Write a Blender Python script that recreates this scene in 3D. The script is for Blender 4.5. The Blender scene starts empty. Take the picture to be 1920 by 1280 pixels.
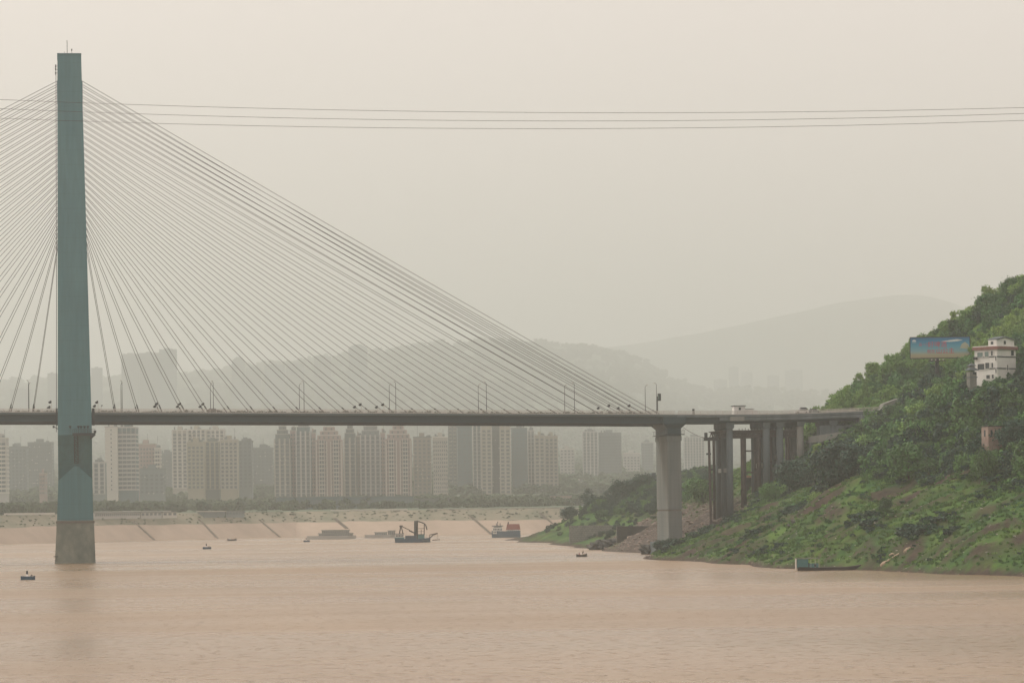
import bpy, bmesh, math, random
import numpy as np
from mathutils import Vector, Matrix
random.seed(7); RNG = np.random.default_rng(7)
scene = bpy.context.scene
COL = scene.collection
R = math.radians
# ------------------------------------------------------------------ camera
F, CX, HY = 6500.0, 960.0, 955.0            # focal length in photo pixels, horizon row
ROLL, YAW = R(0.7), math.atan(840/6500)
CAM = Vector((0, 0, 15))
RIGHT = Vector((math.cos(YAW), -math.sin(YAW), 0)); FWD = Vector((math.sin(YAW), math.cos(YAW), 0)); UP = Vector((0, 0, 1))
cd = bpy.data.cameras.new('camera'); cam = bpy.data.objects.new('camera', cd); COL.objects.link(cam)
cd.sensor_width = 36; cd.lens = 36*F/1920; cd.shift_y = (HY-640)/1920; cd.clip_start = 1; cd.clip_end = 60000
cr, sr = math.cos(ROLL), math.sin(ROLL)
ax = RIGHT*cr - UP*sr; ay = RIGHT*sr + UP*cr; az = -FWD
cam.matrix_world = Matrix(((ax.x, ay.x, az.x, CAM.x), (ax.y, ay.y, az.y, CAM.y), (ax.z, ay.z, az.z, CAM.z), (0, 0, 0, 1)))
scene.camera = cam
# ------------------------------------------------------------------ sky, sun, exposure
SUN_DIR = Vector((-0.74, 0.52, 0.72)).normalized()      # towards the sun: left and beyond the bridge
w = bpy.data.worlds.new('World'); scene.world = w; w.use_nodes = True
nt = w.node_tree; nt.nodes.clear()
sky = nt.nodes.new('ShaderNodeTexSky'); sky.sky_type = 'NISHITA'; sky.sun_disc = False
sky.sun_elevation = math.asin(SUN_DIR.z); sky.sun_rotation = math.atan2(SUN_DIR.x, SUN_DIR.y)
sky.air_density = 1.0; sky.dust_density = 8.0; sky.ozone_density = 1.0
veil = nt.nodes.new('ShaderNodeMixRGB'); veil.inputs['Fac'].default_value = 0.88       # even high overcast over the clear sky
veil.inputs['Color2'].default_value = (9.15, 7.85, 7.45, 1)
nt.links.new(sky.outputs[0], veil.inputs['Color1'])
bg = nt.nodes.new('ShaderNodeBackground'); bg.inputs['Strength'].default_value = 0.1
nt.links.new(veil.outputs[0], bg.inputs['Color'])
wo = nt.nodes.new('ShaderNodeOutputWorld'); nt.links.new(bg.outputs[0], wo.inputs['Surface'])
sd = bpy.data.lights.new('sun', 'SUN'); sd.energy = 1.5; sd.angle = R(14); sd.color = (1.0, 0.93, 0.84)
so = bpy.data.objects.new('sun', sd); COL.objects.link(so)
so.rotation_euler = SUN_DIR.to_track_quat('Z', 'Y').to_euler()
scene.view_settings.view_transform = 'Standard'; scene.view_settings.look = 'None'
scene.view_settings.exposure = 0.55; scene.view_settings.gamma = 1.0
scene.render.engine = 'CYCLES'
scene.cycles.use_denoising = True
scene.cycles.max_bounces = 6; scene.cycles.diffuse_bounces = 2; scene.cycles.glossy_bounces = 2
scene.cycles.transmission_bounces = 2; scene.cycles.volume_bounces = 3; scene.cycles.transparent_max_bounces = 4

# ------------------------------------------------------------------ photo geometry -> place
def ray(px, py):
    i = px-CX; j = HY-py
    a = (i*cr + j*sr)/F; b = (-i*sr + j*cr)/F
    return a, b
def P(px, py, v):                       # point seen at px,py that stands v metres deep
    a, b = ray(px, py); return CAM + (FWD + RIGHT*a + UP*b)*v
def Pz(px, py, z=0.0):                  # ... that lies at height z
    a, b = ray(px, py); return P(px, py, (z-CAM.z)/b)
def PY(px, py, Y):                      # ... on the vertical plane y=Y (planes along the bridge)
    a, b = ray(px, py); v = Y/(FWD.y + RIGHT.y*a); return P(px, py, v)
def uv(p): return (p.x*RIGHT.x + p.y*RIGHT.y, p.x*FWD.x + p.y*FWD.y)
def fuv(u, v, z=0.0): return RIGHT*u + FWD*v + UP*z
# ------------------------------------------------------------------ object helpers
class MB:
    def __init__(s): s.v = []; s.f = []; s.m = []; s.mi = 0
    def quad(s, a, b, c, d):
        n = len(s.v); s.v += [tuple(a), tuple(b), tuple(c), tuple(d)]; s.f.append((n, n+1, n+2, n+3)); s.m.append(s.mi); return s
    def box(s, x0, x1, y0, y1, z0, z1):
        n = len(s.v)
        s.v += [(x0,y0,z0),(x1,y0,z0),(x1,y1,z0),(x0,y1,z0),(x0,y0,z1),(x1,y0,z1),(x1,y1,z1),(x0,y1,z1)]
        for q in ((3,2,1,0),(4,5,6,7),(0,1,5,4),(1,2,6,5),(2,3,7,6),(3,0,4,7)): s.f.append(tuple(n+k for k in q)); s.m.append(s.mi)
        return s
    def loft(s, rings, cap=True, closed=True):
        n0 = len(s.v); k = len(rings[0])
        for r in rings: s.v += [tuple(p) for p in r]
        for i in range(len(rings)-1):
            for j in range(k if closed else k-1):
                a = n0+i*k+j; b = n0+i*k+(j+1) % k
                s.f.append((a, b, b+k, a+k)); s.m.append(s.mi)
        if cap:
            s.f.append(tuple(range(n0+k-1, n0-1, -1))); s.f.append(tuple(range(n0+(len(rings)-1)*k, n0+len(rings)*k))); s.m += [s.mi, s.mi]
        return s
    def tube(s, pts, r, n=6):
        pts = [Vector(p) for p in pts]; rings = []
        rs = r if isinstance(r, (list, tuple)) else [r]*len(pts)
        for i, p in enumerate(pts):
            d = (pts[min(i+1, len(pts)-1)]-pts[max(i-1, 0)]).normalized()
            a = d.cross(Vector((0, 0, 1)) if abs(d.z) < 0.95 else Vector((1, 0, 0))).normalized(); b = d.cross(a)
            rings.append([p+(a*math.cos(2*math.pi*k/n)+b*math.sin(2*math.pi*k/n))*rs[i] for k in range(n)])
        return s.loft(rings)
    def bar(s, p, q, t):                                 # square bar
        return s.tube([p, q], t*0.7071, 4)
    def prism(s, poly, y0, y1):                          # polygon in x,z extruded along y
        return s.loft([[(x, y0, z) for x, z in poly], [(x, y1, z) for x, z in poly]])
    def build(s, name, mats, parent=None, smooth=False):
        me = bpy.data.meshes.new(name); me.from_pydata(s.v, [], s.f)
        mats = mats if isinstance(mats, (list, tuple)) else [mats]
        for m in mats: me.materials.append(m)
        if len(mats) > 1: me.polygons.foreach_set('material_index', s.m)
        bm = bmesh.new(); bm.from_mesh(me); bmesh.ops.recalc_face_normals(bm, faces=bm.faces); bm.to_mesh(me); bm.free()
        if smooth: me.polygons.foreach_set('use_smooth', [True]*len(me.polygons))
        me.update()
        return link(name, me, parent)
def link(name, me, parent=None):
    o = bpy.data.objects.new(name, me); COL.objects.link(o)
    if parent: o.parent = parent
    return o
def tag(o, label=None, cat=None, group=None, kind=None):
    if label: o['label'] = label
    if cat: o['category'] = cat
    if group: o['group'] = group
    if kind: o['kind'] = kind
    return o
def thing(name, label, cat, loc=(0,0,0), rz=0.0, group=None):
    o = bpy.data.objects.new(name, None); COL.objects.link(o); o.location = loc; o.rotation_euler = (0, 0, rz); o.empty_display_size = 1
    return tag(o, label, cat, group)
def copy_tree(o, parent=None):
    c = o.copy(); COL.objects.link(c); c.parent = parent
    for ch in list(o.children): copy_tree(ch, c)
    return c
# ------------------------------------------------------------------ materials
def mat(name, c1, c2=None, scale=0.3, rough=0.75, stretch=(1,1,1), bump=0.0, metal=0.0, detail=6, island=0.0, spec=0.3, objrand=0.0, bscale=None):
    m = bpy.data.materials.new(name); m.use_nodes = True; n = m.node_tree.nodes; l = m.node_tree.links
    b = n['Principled BSDF']; b.inputs['Roughness'].default_value = rough; b.inputs['Metallic'].default_value = metal
    b.inputs['Specular IOR Level'].default_value = spec
    c2 = c2 or tuple(x*0.8 for x in c1)
    geo = n.new('ShaderNodeNewGeometry'); mp = n.new('ShaderNodeMapping'); mp.inputs['Scale'].default_value = stretch
    l.new(geo.outputs['Position'], mp.inputs['Vector'])
    no = n.new('ShaderNodeTexNoise'); no.inputs['Scale'].default_value = scale; no.inputs['Detail'].default_value = detail; no.inputs['Roughness'].default_value = 0.62
    l.new(mp.outputs[0], no.inputs['Vector'])
    rp = n.new('ShaderNodeValToRGB'); rp.color_ramp.elements[0].position = 0.32; rp.color_ramp.elements[1].position = 0.68
    rp.color_ramp.elements[0].color = (*c1, 1); rp.color_ramp.elements[1].color = (*c2, 1)
    l.new(no.outputs['Fac'], rp.inputs['Fac']); out = rp.outputs['Color']
    if island or objrand:
        hs = n.new('ShaderNodeHueSaturation'); mr = n.new('ShaderNodeMapRange'); src = geo.outputs['Random Per Island']; amt = island
        if objrand:
            oi = n.new('ShaderNodeObjectInfo'); mx = n.new('ShaderNodeMath'); mx.operation = 'ADD'; ml = n.new('ShaderNodeMath'); ml.operation = 'MULTIPLY'
            ml.inputs[1].default_value = objrand/max(island, 1e-3); l.new(oi.outputs['Random'], ml.inputs[0]); l.new(ml.outputs[0], mx.inputs[0])
            l.new(geo.outputs['Random Per Island'], mx.inputs[1]); src = mx.outputs[0]; mr.inputs['From Max'].default_value = 1+objrand/max(island, 1e-3); amt = island+objrand
        mr.inputs['To Min'].default_value = 1-amt; mr.inputs['To Max'].default_value = 1+amt
        l.new(src, mr.inputs['Value']); l.new(mr.outputs[0], hs.inputs['Value']); l.new(out, hs.inputs['Color']); out = hs.outputs['Color']
    l.new(out, b.inputs['Base Color'])
    if bump:
        bp = n.new('ShaderNodeBump'); bp.inputs['Strength'].default_value = bump; bp.inputs['Distance'].default_value = 0.3
        if bscale:
            n2 = n.new('ShaderNodeTexNoise'); n2.inputs['Scale'].default_value = bscale; n2.inputs['Detail'].default_value = 5; l.new(geo.outputs['Position'], n2.inputs['Vector']); l.new(n2.outputs['Fac'], bp.inputs['Height'])
        else: l.new(no.outputs['Fac'], bp.inputs['Height'])
        l.new(bp.outputs[0], b.inputs['Normal'])
    return m
M = {}
M['pylon'] = mat('teal_grey_paint', (.042,.130,.146), (.056,.154,.166), .12, .6, (1,1,.35))
M['pylon_base'] = mat('stained_concrete', (.075,.095,.08), (.20,.21,.165), .30, .85, (1.0,1.0,.5), bump=.15)
def add_joints(m, pitch, k, tk=.03):
    n = m.node_tree.nodes; l = m.node_tree.links; b = n['Principled BSDF']; src = b.inputs['Base Color'].links[0].from_socket
    geo = n.new('ShaderNodeNewGeometry'); sp = n.new('ShaderNodeSeparateXYZ'); l.new(geo.outputs['Position'], sp.inputs[0])
    d = n.new('ShaderNodeMath'); d.operation = 'DIVIDE'; d.inputs[1].default_value = pitch; l.new(sp.outputs['Z'], d.inputs[0])
    f = n.new('ShaderNodeMath'); f.operation = 'FRACT'; l.new(d.outputs[0], f.inputs[0])
    lt = n.new('ShaderNodeMath'); lt.operation = 'LESS_THAN'; lt.inputs[1].default_value = tk; l.new(f.outputs[0], lt.inputs[0])
    mp = n.new('ShaderNodeMapping'); mp.inputs['Scale'].default_value = (1.3,1.3,.045); l.new(geo.outputs['Position'], mp.inputs['Vector'])
    no = n.new('ShaderNodeTexNoise'); no.inputs['Scale'].default_value = .9; no.inputs['Detail'].default_value = 6; l.new(mp.outputs[0], no.inputs['Vector'])
    mr = n.new('ShaderNodeMapRange'); mr.inputs['From Min'].default_value = .35; mr.inputs['From Max'].default_value = .68; mr.inputs['To Min'].default_value = .89; mr.inputs['To Max'].default_value = 1.06; l.new(no.outputs['Fac'], mr.inputs['Value'])
    j = n.new('ShaderNodeMath'); j.operation = 'MULTIPLY'; j.inputs[1].default_value = -k; l.new(lt.outputs[0], j.inputs[0])
    s = n.new('ShaderNodeMath'); s.operation = 'ADD'; l.new(mr.outputs[0], s.inputs[0]); l.new(j.outputs[0], s.inputs[1])
    hs = n.new('ShaderNodeHueSaturation'); l.new(s.outputs[0], hs.inputs['Value']); l.new(src, hs.inputs['Color']); l.new(hs.outputs[0], b.inputs['Base Color'])
add_joints(M['pylon'], 4.6, .16)
M['steel_dark'] = mat('dark_steel', (.012,.016,.018), (.03,.034,.036), .5, .6)
M['girder'] = mat('blue_grey_girder', (.008,.030,.038), (.015,.042,.050), .12, .6, (.15,1,1))
M['slab_edge'] = mat('weathered_slab_edge', (.045,.075,.078), (.085,.115,.118), .2, .8, (.3,1,1))
M['concrete'] = mat('grey_concrete', (.165,.178,.165), (.25,.25,.225), .18, .85, (1.5,1.5,.18), bump=.05)
M['pier'] = mat('pier_concrete', (.105,.125,.12), (.175,.185,.168), .2, .85, (1.5,1.5,.16), bump=.06)
M['concrete_dark'] = mat('old_concrete', (.065,.088,.095), (.125,.15,.155), .22, .85, (1.5,1.5,.2))
M['concrete_brown'] = mat('brown_stained_concrete', (.09,.075,.06), (.15,.13,.11), .25, .9, (1,1,.3))
add_joints(M['concrete'], 3.0, .12, .035); add_joints(M['pier'], 3.0, .14, .035)
M['cable'] = mat('cable_sheath', (.035,.028,.024), (.05,.04,.034), .5, .5)
M['rail'] = mat('pale_rail', (.42,.40,.36), (.5,.47,.42), .5, .6)
M['asphalt'] = mat('asphalt', (.045,.045,.045), (.06,.06,.058), .6, .9)
M['white'] = mat('white_paint', (.66,.66,.62), (.76,.75,.71), .3, .7)
M['whitestain'] = mat('whitewash', (.56,.57,.53), (.72,.71,.67), .35, .85, (1,1,.4))
M['redtrim'] = mat('red_tile_trim', (.17,.085,.07), (.24,.12,.10), .8, .8)
M['glass'] = mat('dark_window_glass', (.015,.025,.03), (.03,.045,.05), .4, .15, spec=.6)
M['glassgreen'] = mat('green_window_glass', (.10,.16,.15), (.14,.21,.19), .4, .2, spec=.6)
M['blue'] = mat('blue_hull_paint', (.012,.045,.085), (.02,.065,.11), .6, .5)
M['tealpaint'] = mat('teal_cabin_paint', (.035,.13,.135), (.065,.19,.19), .9, .6)
M['hull_dark'] = mat('dark_hull', (.02,.016,.014), (.045,.035,.03), .6, .7)
M['red'] = mat('red_paint', (.20,.05,.045), (.26,.08,.065), .7, .6)
M['rust'] = mat('rusty_steel', (.035,.026,.023), (.07,.052,.044), .8, .8)
M['wood'] = mat('bleached_wood', (.34,.26,.18), (.46,.36,.26), 1.2, .8)
M['bark'] = mat('bark', (.05,.04,.03), (.09,.075,.055), 1.5, .9)
M['skin'] = mat('skin', (.34,.20,.14), (.38,.23,.16), 2, .6)
M['cloth_red'] = mat('red_cloth', (.34,.03,.035), (.28,.02,.03), 2, .8)
M['cloth_dark'] = mat('dark_cloth', (.02,.02,.025), (.03,.03,.035), 2, .8)
M['tyre'] = mat('tyre', (.015,.015,.015), (.02,.02,.02), 2, .8)
M['brick'] = mat('old_brick', (.22,.15,.12), (.30,.24,.20), .9, .9, bump=.15)
M['embank'] = mat('embankment_concrete', (.33,.265,.20), (.42,.34,.26), .06, .85, (1,1,.6))
M['embank_up'] = mat('overgrown_embankment', (.12,.135,.085), (.25,.22,.16), .07, .9)
M['cityground'] = mat('far_ground', (.10,.105,.07), (.19,.15,.11), .03, .95)
M['hillwood'] = mat('far_wooded_hill', (.05,.085,.05), (.085,.12,.07), .02, .95, bump=.6, bscale=.03)
M['mountain'] = mat('far_mountain', (.05,.075,.05), (.08,.10,.07), .006, .95)
M['stone'] = mat('grey_stone_wall', (.13,.14,.125), (.22,.22,.19), .5, .9, bump=.2)
M['stone_dark'] = mat('dark_stone_wall', (.035,.04,.038), (.07,.07,.06), .5, .9, bump=.2)
M['rubble'] = mat('broken_rubble', (.055,.045,.038), (.21,.17,.14), .4, .9, island=.55)
M['leaf'] = mat('green_leaves', (.018,.090,.026), (.088,.195,.034), .022, .6, island=.3, objrand=.38, spec=.25)
M['leafdark'] = mat('dark_leaves', (.006,.040,.024), (.014,.060,.030), .1, .6, island=.28, objrand=.12, spec=.25)
M['leafpale'] = mat('pale_leaves', (.09,.21,.04), (.18,.28,.055), .022, .6, island=.25, objrand=.22, spec=.25)
M['grass'] = mat('grass_blades', (.036,.115,.020), (.098,.175,.032), .06, .7, island=.3, objrand=.3, spec=.2)
M['leaffar'] = mat('far_leaves', (.05,.085,.045), (.075,.11,.055), .02, .8, island=.25, objrand=.2)
W = {}   # wall paints of the far town, contrast muted in the colour to imitate haze
for k, c in dict(cream=(.37,.36,.31), pink=(.34,.275,.245), grey=(.19,.225,.22), pale=(.41,.41,.38), beige=(.34,.33,.25), teal=(.12,.175,.18), tan=(.25,.23,.19), dim=(.16,.19,.18), white=(.53,.52,.46)).items():
    W[k] = mat('town_wall_'+k, c, tuple(x*.86 for x in c), .05, .85, (1,1,.3))
M['townglass'] = mat('town_window_glass', (.085,.11,.11), (.13,.16,.155), .3, .35, spec=.4)  # sky reflection and haze put into the glass colour, hence lighter

# water: muddy river with wind ripples
def water_material():
    m = bpy.data.materials.new('muddy_river_water'); m.use_nodes = True; n = m.node_tree.nodes; l = m.node_tree.links
    b = n['Principled BSDF']; b.inputs['Roughness'].default_value = .30; b.inputs['IOR'].default_value = 1.33
    geo = n.new('ShaderNodeNewGeometry')
    def noise(sx, sy, sc, det, ro=.6):
        mp = n.new('ShaderNodeMapping'); mp.inputs['Scale'].default_value = (sx, sy, 1); mp.inputs['Rotation'].default_value = (0, 0, YAW)
        l.new(geo.outputs['Position'], mp.inputs['Vector'])
        t = n.new('ShaderNodeTexNoise'); t.inputs['Scale'].default_value = sc; t.inputs['Detail'].default_value = det; t.inputs['Roughness'].default_value = ro
        l.new(mp.outputs[0], t.inputs['Vector']); return t.outputs['Fac']
    silt = n.new('ShaderNodeValToRGB'); silt.color_ramp.elements[0].position = .35; silt.color_ramp.elements[1].position = .65
    silt.color_ramp.elements[0].color = (.220,.146,.076,1); silt.color_ramp.elements[1].color = (.265,.178,.094,1)
    l.new(noise(1, .25, .012, 4), silt.inputs['Fac']); l.new(silt.outputs[0], b.inputs['Base Color'])
    calm = n.new('ShaderNodeMapRange'); calm.inputs['From Min'].default_value = .38; calm.inputs['From Max'].default_value = .62
    calm.inputs['To Min'].default_value = .25; calm.inputs['To Max'].default_value = 1.0
    l.new(noise(.35, 1.0, .006, 3), calm.inputs['Value'])
    b1 = n.new('ShaderNodeBump'); b1.inputs['Distance'].default_value = .35
    l.new(calm.outputs[0], b1.inputs['Strength']); l.new(noise(.8, 1.3, .30, 5, .66), b1.inputs['Height'])
    rr = n.new('ShaderNodeMapRange'); rr.inputs['From Min'].default_value = .40; rr.inputs['From Max'].default_value = .60; rr.inputs['To Min'].default_value = .20; rr.inputs['To Max'].default_value = .36
    l.new(noise(.16, .55, .014, 3), rr.inputs['Value']); l.new(rr.outputs[0], b.inputs['Roughness'])     # slicks and wind lanes
    pk = n.new('ShaderNodeMapRange'); pk.inputs['From Min'].default_value = .56; pk.inputs['From Max'].default_value = .78     # scattered steeper wavelets
    l.new(noise(.9, .45, .75, 4, .6), pk.inputs['Value'])
    b2 = n.new('ShaderNodeBump'); b2.inputs['Distance'].default_value = .55; b2.inputs['Strength'].default_value = 1.0
    l.new(pk.outputs[0], b2.inputs['Height']); l.new(b1.outputs[0], b2.inputs['Normal'])
    l.new(b2.outputs[0], b.inputs['Normal']); return m
M['water'] = water_material()

# ------------------------------------------------------------------ noise on arrays
def vnoise(x, y, seed=0):
    def h(i, j): 
        t = np.sin(i*127.1 + j*311.7 + seed*74.7)*43758.5453; return t-np.floor(t)
    i = np.floor(x); j = np.floor(y); fx = x-i; fy = y-j; fx = fx*fx*(3-2*fx); fy = fy*fy*(3-2*fy)
    return (h(i,j)*(1-fx)+h(i+1,j)*fx)*(1-fy) + (h(i,j+1)*(1-fx)+h(i+1,j+1)*fx)*fy
def fbm(x, y, o=4, seed=0):
    s = 0; a = .5
    for k in range(o): s = s + a*vnoise(x*2**k, y*2**k, seed+k); a *= .5
    return s
def grid_mesh(name, pts, mat_, smooth=True, attrs=None):        # pts: (n,m,3)
    n, m = pts.shape[:2]; me = bpy.data.meshes.new(name)
    idx = np.arange(n*m).reshape(n, m)
    f = np.stack([idx[:-1,:-1], idx[1:,:-1], idx[1:,1:], idx[:-1,1:]], -1).reshape(-1, 4)
    me.vertices.add(n*m); me.vertices.foreach_set('co', pts.reshape(-1).astype(np.float32))
    me.loops.add(f.size); me.loops.foreach_set('vertex_index', f.reshape(-1).astype(np.int32))
    me.polygons.add(len(f)); me.polygons.foreach_set('loop_start', np.arange(0, f.size, 4, dtype=np.int32)); me.polygons.foreach_set('loop_total', np.full(len(f), 4, np.int32))
    me.update(calc_edges=True); me.validate()
    if smooth: me.polygons.foreach_set('use_smooth', np.ones(len(f), bool))
    for k, a in (attrs or {}).items():
        at = me.attributes.new(k, 'FLOAT', 'POINT'); at.data.foreach_set('value', a.reshape(-1).astype(np.float32))
    me.materials.append(mat_)
    # normals up
    if me.polygons[len(f)//2].normal.z < 0: me.flip_normals()
    return link(name, me)

# ================================================================== SETTING
g = MB(); g.quad((-16000,-600,-6), (16000,-600,-6), (16000,27000,-6), (-16000,27000,-6)); tag(g.build('ground', M['cityground']), kind='structure')
wt = MB(); wt.quad((-3500,-500,0), (3500,-500,0), (3500,2330,0), (-3500,2330,0)); tag(wt.build('water', M['water']), kind='structure')

# ---- near right-hand hill: smooth surface through surveyed points
ctrl = []
def C(px, py, v): ctrl.append(P(px, py, v))
def Cs(px, py, dz=-9, du=-26):
    p = Pz(px, py, 0.0); ctrl.append(p); q = p + RIGHT*du; q.z = dz; ctrl.append(q)
for a in ((1208,1043),(1300,1052),(1400,1058),(1500,1066),(1640,1069),(1740,1074),(1830,1077),(1920,1080),(2080,1092)): Cs(*a)
for a in ((1105,1030),(1150,1034),(1195,1036)): Cs(*a, dz=-6, du=-14)
for a in ((945,1012),(1000,1014),(1068,1017)): Cs(*a, dz=-5, du=-20)
for a in ((1250,1031,1092),(1215,1032,1150),(1300,1012,1070),(1360,982,1085),(1310,972,1150),(1400,950,1085),(1385,962,1110),(1450,948,1000),(1450,1000,905),(1400,1010,960),
          (1450,905,1085),(1550,975,880),(1550,1020,835),(1550,915,980),(1550,858,1070),(1640,800,1092),(1700,785,1090),(1700,935,860),(1700,1010,800),(1700,862,950),(1700,810,1030),
          (1800,975,790),(1800,1030,755),(1800,890,865),(1800,790,960),(1800,712,1050),(1757,722,1065),(1872,722,930),(1840,728,925),(1920,1000,745),(1920,890,825),(1920,795,890),(1920,700,965),(1920,620,1070),
          (1865,850,850),
          (1545,783,1180),(1600,746,1165),(1700,681,1140),(1800,615,1145),(1920,540,1150),(2080,448,1160),
          (1330,905,1300),(1420,868,1250),(1480,830,1210),
          (1040,990,1640),(1090,965,1600),(1150,940,1560),(1212,922,1540),(1260,912,1500),(1300,915,1430),(1150,968,1480),(1210,962,1450),(1100,985,1550),(1150,1003,1400),(1210,990,1360),(1205,1018,1270),(1150,1022,1295)): C(*a)
for px, py, v, dz in ((1545,792,1180,-22),(1700,692,1140,-26),(1920,552,1150,-30),(1330,905,1300,-10),(1480,830,1210,-14)):
    p = P(px, py, v) + FWD*110; p.z += dz; ctrl.append(p)
for u, v, z in ((300,700,120),(320,1000,150),(330,1300,110),(330,1600,60),(150,1700,-2),(60,1760,-5),(230,1750,20),(-60,1300,-8),(-60,1000,-9),(0,800,-9),(30,650,-9),(200,1500,30),(220,1350,45),(160,560,60),(300,560,120),(70,560,-6),(88,600,-8),(96,640,-7),(108,565,-8),(100,680,-5),(-80,1760,-8),(-90,1600,-8)):
    ctrl.append(fuv(u, v, z))
cu = np.array([[*uv(p)] for p in ctrl]); cz = np.array([p.z for p in ctrl])
S_ = 100.0
def phi(r): return np.where(r > 1e-9, r*r*np.log(np.maximum(r, 1e-9)), 0)
def tps_fit(pts, val, lam=2e-3):
    n = len(pts); K = phi(np.linalg.norm(pts[:,None]-pts[None], axis=2)/S_); Q = np.c_[np.ones(n), pts/S_]
    A = np.block([[K+lam*np.eye(n), Q], [Q.T, np.zeros((3,3))]]); return np.linalg.solve(A, np.r_[val, np.zeros(3)])
wts = tps_fit(cu, cz)
U0, U1, V0, V1, DU, DV = -90, 330, 560, 1770, 1.5, 2.2
gu = np.arange(U0, U1, DU); gv = np.arange(V0, V1, DV); GU, GV = np.meshgrid(gu, gv, indexing='ij')
base = np.zeros(GU.shape)
for k in range(len(cu)): base += wts[k]*phi(np.hypot(GU-cu[k,0], GV-cu[k,1])/S_)
base += wts[-3] + wts[-2]*GU/S_ + wts[-1]*GV/S_
land = np.clip(base/4, 0, 1)
n1 = fbm(GU/14, GV/22, 4, 3)-.47; n2 = fbm(GU/4, GV/7, 3, 9)-.44
# erosion steps running along the slope
TT = (GV + .55*GU)/15.0 + 1.9*(fbm(GU/26, GV/34, 3, 21)-.47)*2; fr = TT-np.floor(TT)
step = np.where(fr < .16, fr/.16, 1-(fr-.16)/.84)
lowslope = np.clip((36-base)/12, 0, 1); bite = np.clip(fbm(GU/22, GV/16, 3, 64)*3.4-.95, 0, 1)
Z = base + land*(2.6*n1 + 1.5*n2 + lowslope*bite*1.9*(step-.5))
scarp = lowslope*bite*np.where((fr < .30), 1.0, 0.0)
Z = np.where(base < -1, base, Z)
# zones: 0..1 weights
dzu, dzv = np.gradient(Z, DU, DV); steep = np.hypot(dzu, dzv)
soil = np.clip((fbm(GU/20, GV/26, 4, 40)-.60)*9, 0, 1)*np.clip(base/1.0+.2, 0, 1)
soil = np.maximum(soil, np.clip(scarp*.9-(.5-fbm(GU/5, GV/8, 3, 33))*1.2, 0, 1))
soil = np.maximum(soil, np.clip((1.3-base)/1.0, 0, 1)*np.clip(fbm(GU/9, GV/16, 3, 5)*2.2-.4, 0, 1))
for (px, py, v, ru, rv) in ((1630,1045,815,7,16),(1700,1052,795,8,18),(1770,1055,775,9,20),(1860,1045,760,9,16),(1905,1062,742,8,14),(1510,975,905,6,14),(1560,960,890,5,20),(1790,905,850,5,14),(1890,905,825,6,14),(1690,930,872,5,16)):
    p = P(px, py, v); u_, v_ = uv(p); soil = np.maximum(soil, np.clip((1.0-np.hypot((GU-u_)/(ru*.55), (GV-v_)/(rv*.6)))*1.6-(.55-fbm(GU/3, GV/6, 4, 91))*3.0, 0, 1))
soil = np.maximum(soil, np.clip((.9+1.2*(fbm(GU/7, GV/12, 3, 15)-.4)-base)/.35, 0, 1))
rub = np.zeros_like(Z)
for (px, py, v, ru, rv) in ((1300,985,1120,14,70),(1340,960,1110,12,40),(1180,1022,1290,16,42),(1225,1010,1200,16,90),(1260,1000,1160,14,60)):
    p = P(px, py, v); u_, v_ = uv(p); rub = np.maximum(rub, np.clip(1.5-np.hypot((GU-u_)/ru, (GV-v_)/rv)*1.1, 0, 1))
rub = np.clip(rub*1.6*(fbm(GU/6, GV/10, 3, 77)+.45)-.2, 0, 1)
def hz(u, v):
    i = min(max((u-U0)/DU, 0), len(gu)-1.001); j = min(max((v-V0)/DV, 0), len(gv)-1.001); a, b = int(i), int(j); s, t = i-a, j-b
    return (Z[a,b]*(1-s)+Z[a+1,b]*s)*(1-t) + (Z[a,b+1]*(1-s)+Z[a+1,b+1]*s)*t
def gpx(px, py, v0=650, v1=1750):            # first ground point met along the view line
    a, b = ray(px, py); v = v0
    while v < v1:
        if CAM.z+b*v <= hz(a*v, v) : return P(px, py, v)
        v += 1.5
    return None
def hill_material():
    m = bpy.data.materials.new('grassy_slope'); m.use_nodes = True; n = m.node_tree.nodes; l = m.node_tree.links; b = n['Principled BSDF']; b.inputs['Roughness'].default_value = .95; b.inputs['Specular IOR Level'].default_value = .15
    geo = n.new('ShaderNodeNewGeometry')
    def noise(sc, det): 
        t = n.new('ShaderNodeTexNoise'); t.inputs['Scale'].default_value = sc; t.inputs['Detail'].default_value = det; t.inputs['Roughness'].default_value = .65; l.new(geo.outputs['Position'], t.inputs['Vector']); return t.outputs['Fac']
    def ramp(fac, a, c, p0=.35, p1=.65):
        r = n.new('ShaderNodeValToRGB'); r.color_ramp.elements[0].position = p0; r.color_ramp.elements[1].position = p1; r.color_ramp.elements[0].color = (*a,1); r.color_ramp.elements[1].color = (*c,1); l.new(fac, r.inputs['Fac']); return r.outputs['Color']
    def mix(f, a, c):
        x = n.new('ShaderNodeMixRGB'); l.new(f, x.inputs['Fac']); l.new(a, x.inputs['Color1']); l.new(c, x.inputs['Color2']); return x.outputs['Color']
    def attr(k): 
        t = n.new('ShaderNodeAttribute'); t.attribute_name = k; return t.outputs['Fac']
    g1 = ramp(noise(.10, 7), (.012,.062,.016), (.082,.155,.024))
    s1 = ramp(noise(.35, 7), (.028,.020,.016), (.070,.050,.036))
    r1 = ramp(noise(.7, 8), (.032,.027,.024), (.13,.105,.085))
    c = mix(attr('soil'), g1, s1); c = mix(attr('rubble_zone'), c, r1); l.new(c, b.inputs['Base Color'])
    bp = n.new('ShaderNodeBump'); bp.inputs['Strength'].default_value = .8; bp.inputs['Distance'].default_value = .5; l.new(noise(.8, 6), bp.inputs['Height']); l.new(bp.outputs[0], b.inputs['Normal'])
    return m
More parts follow.
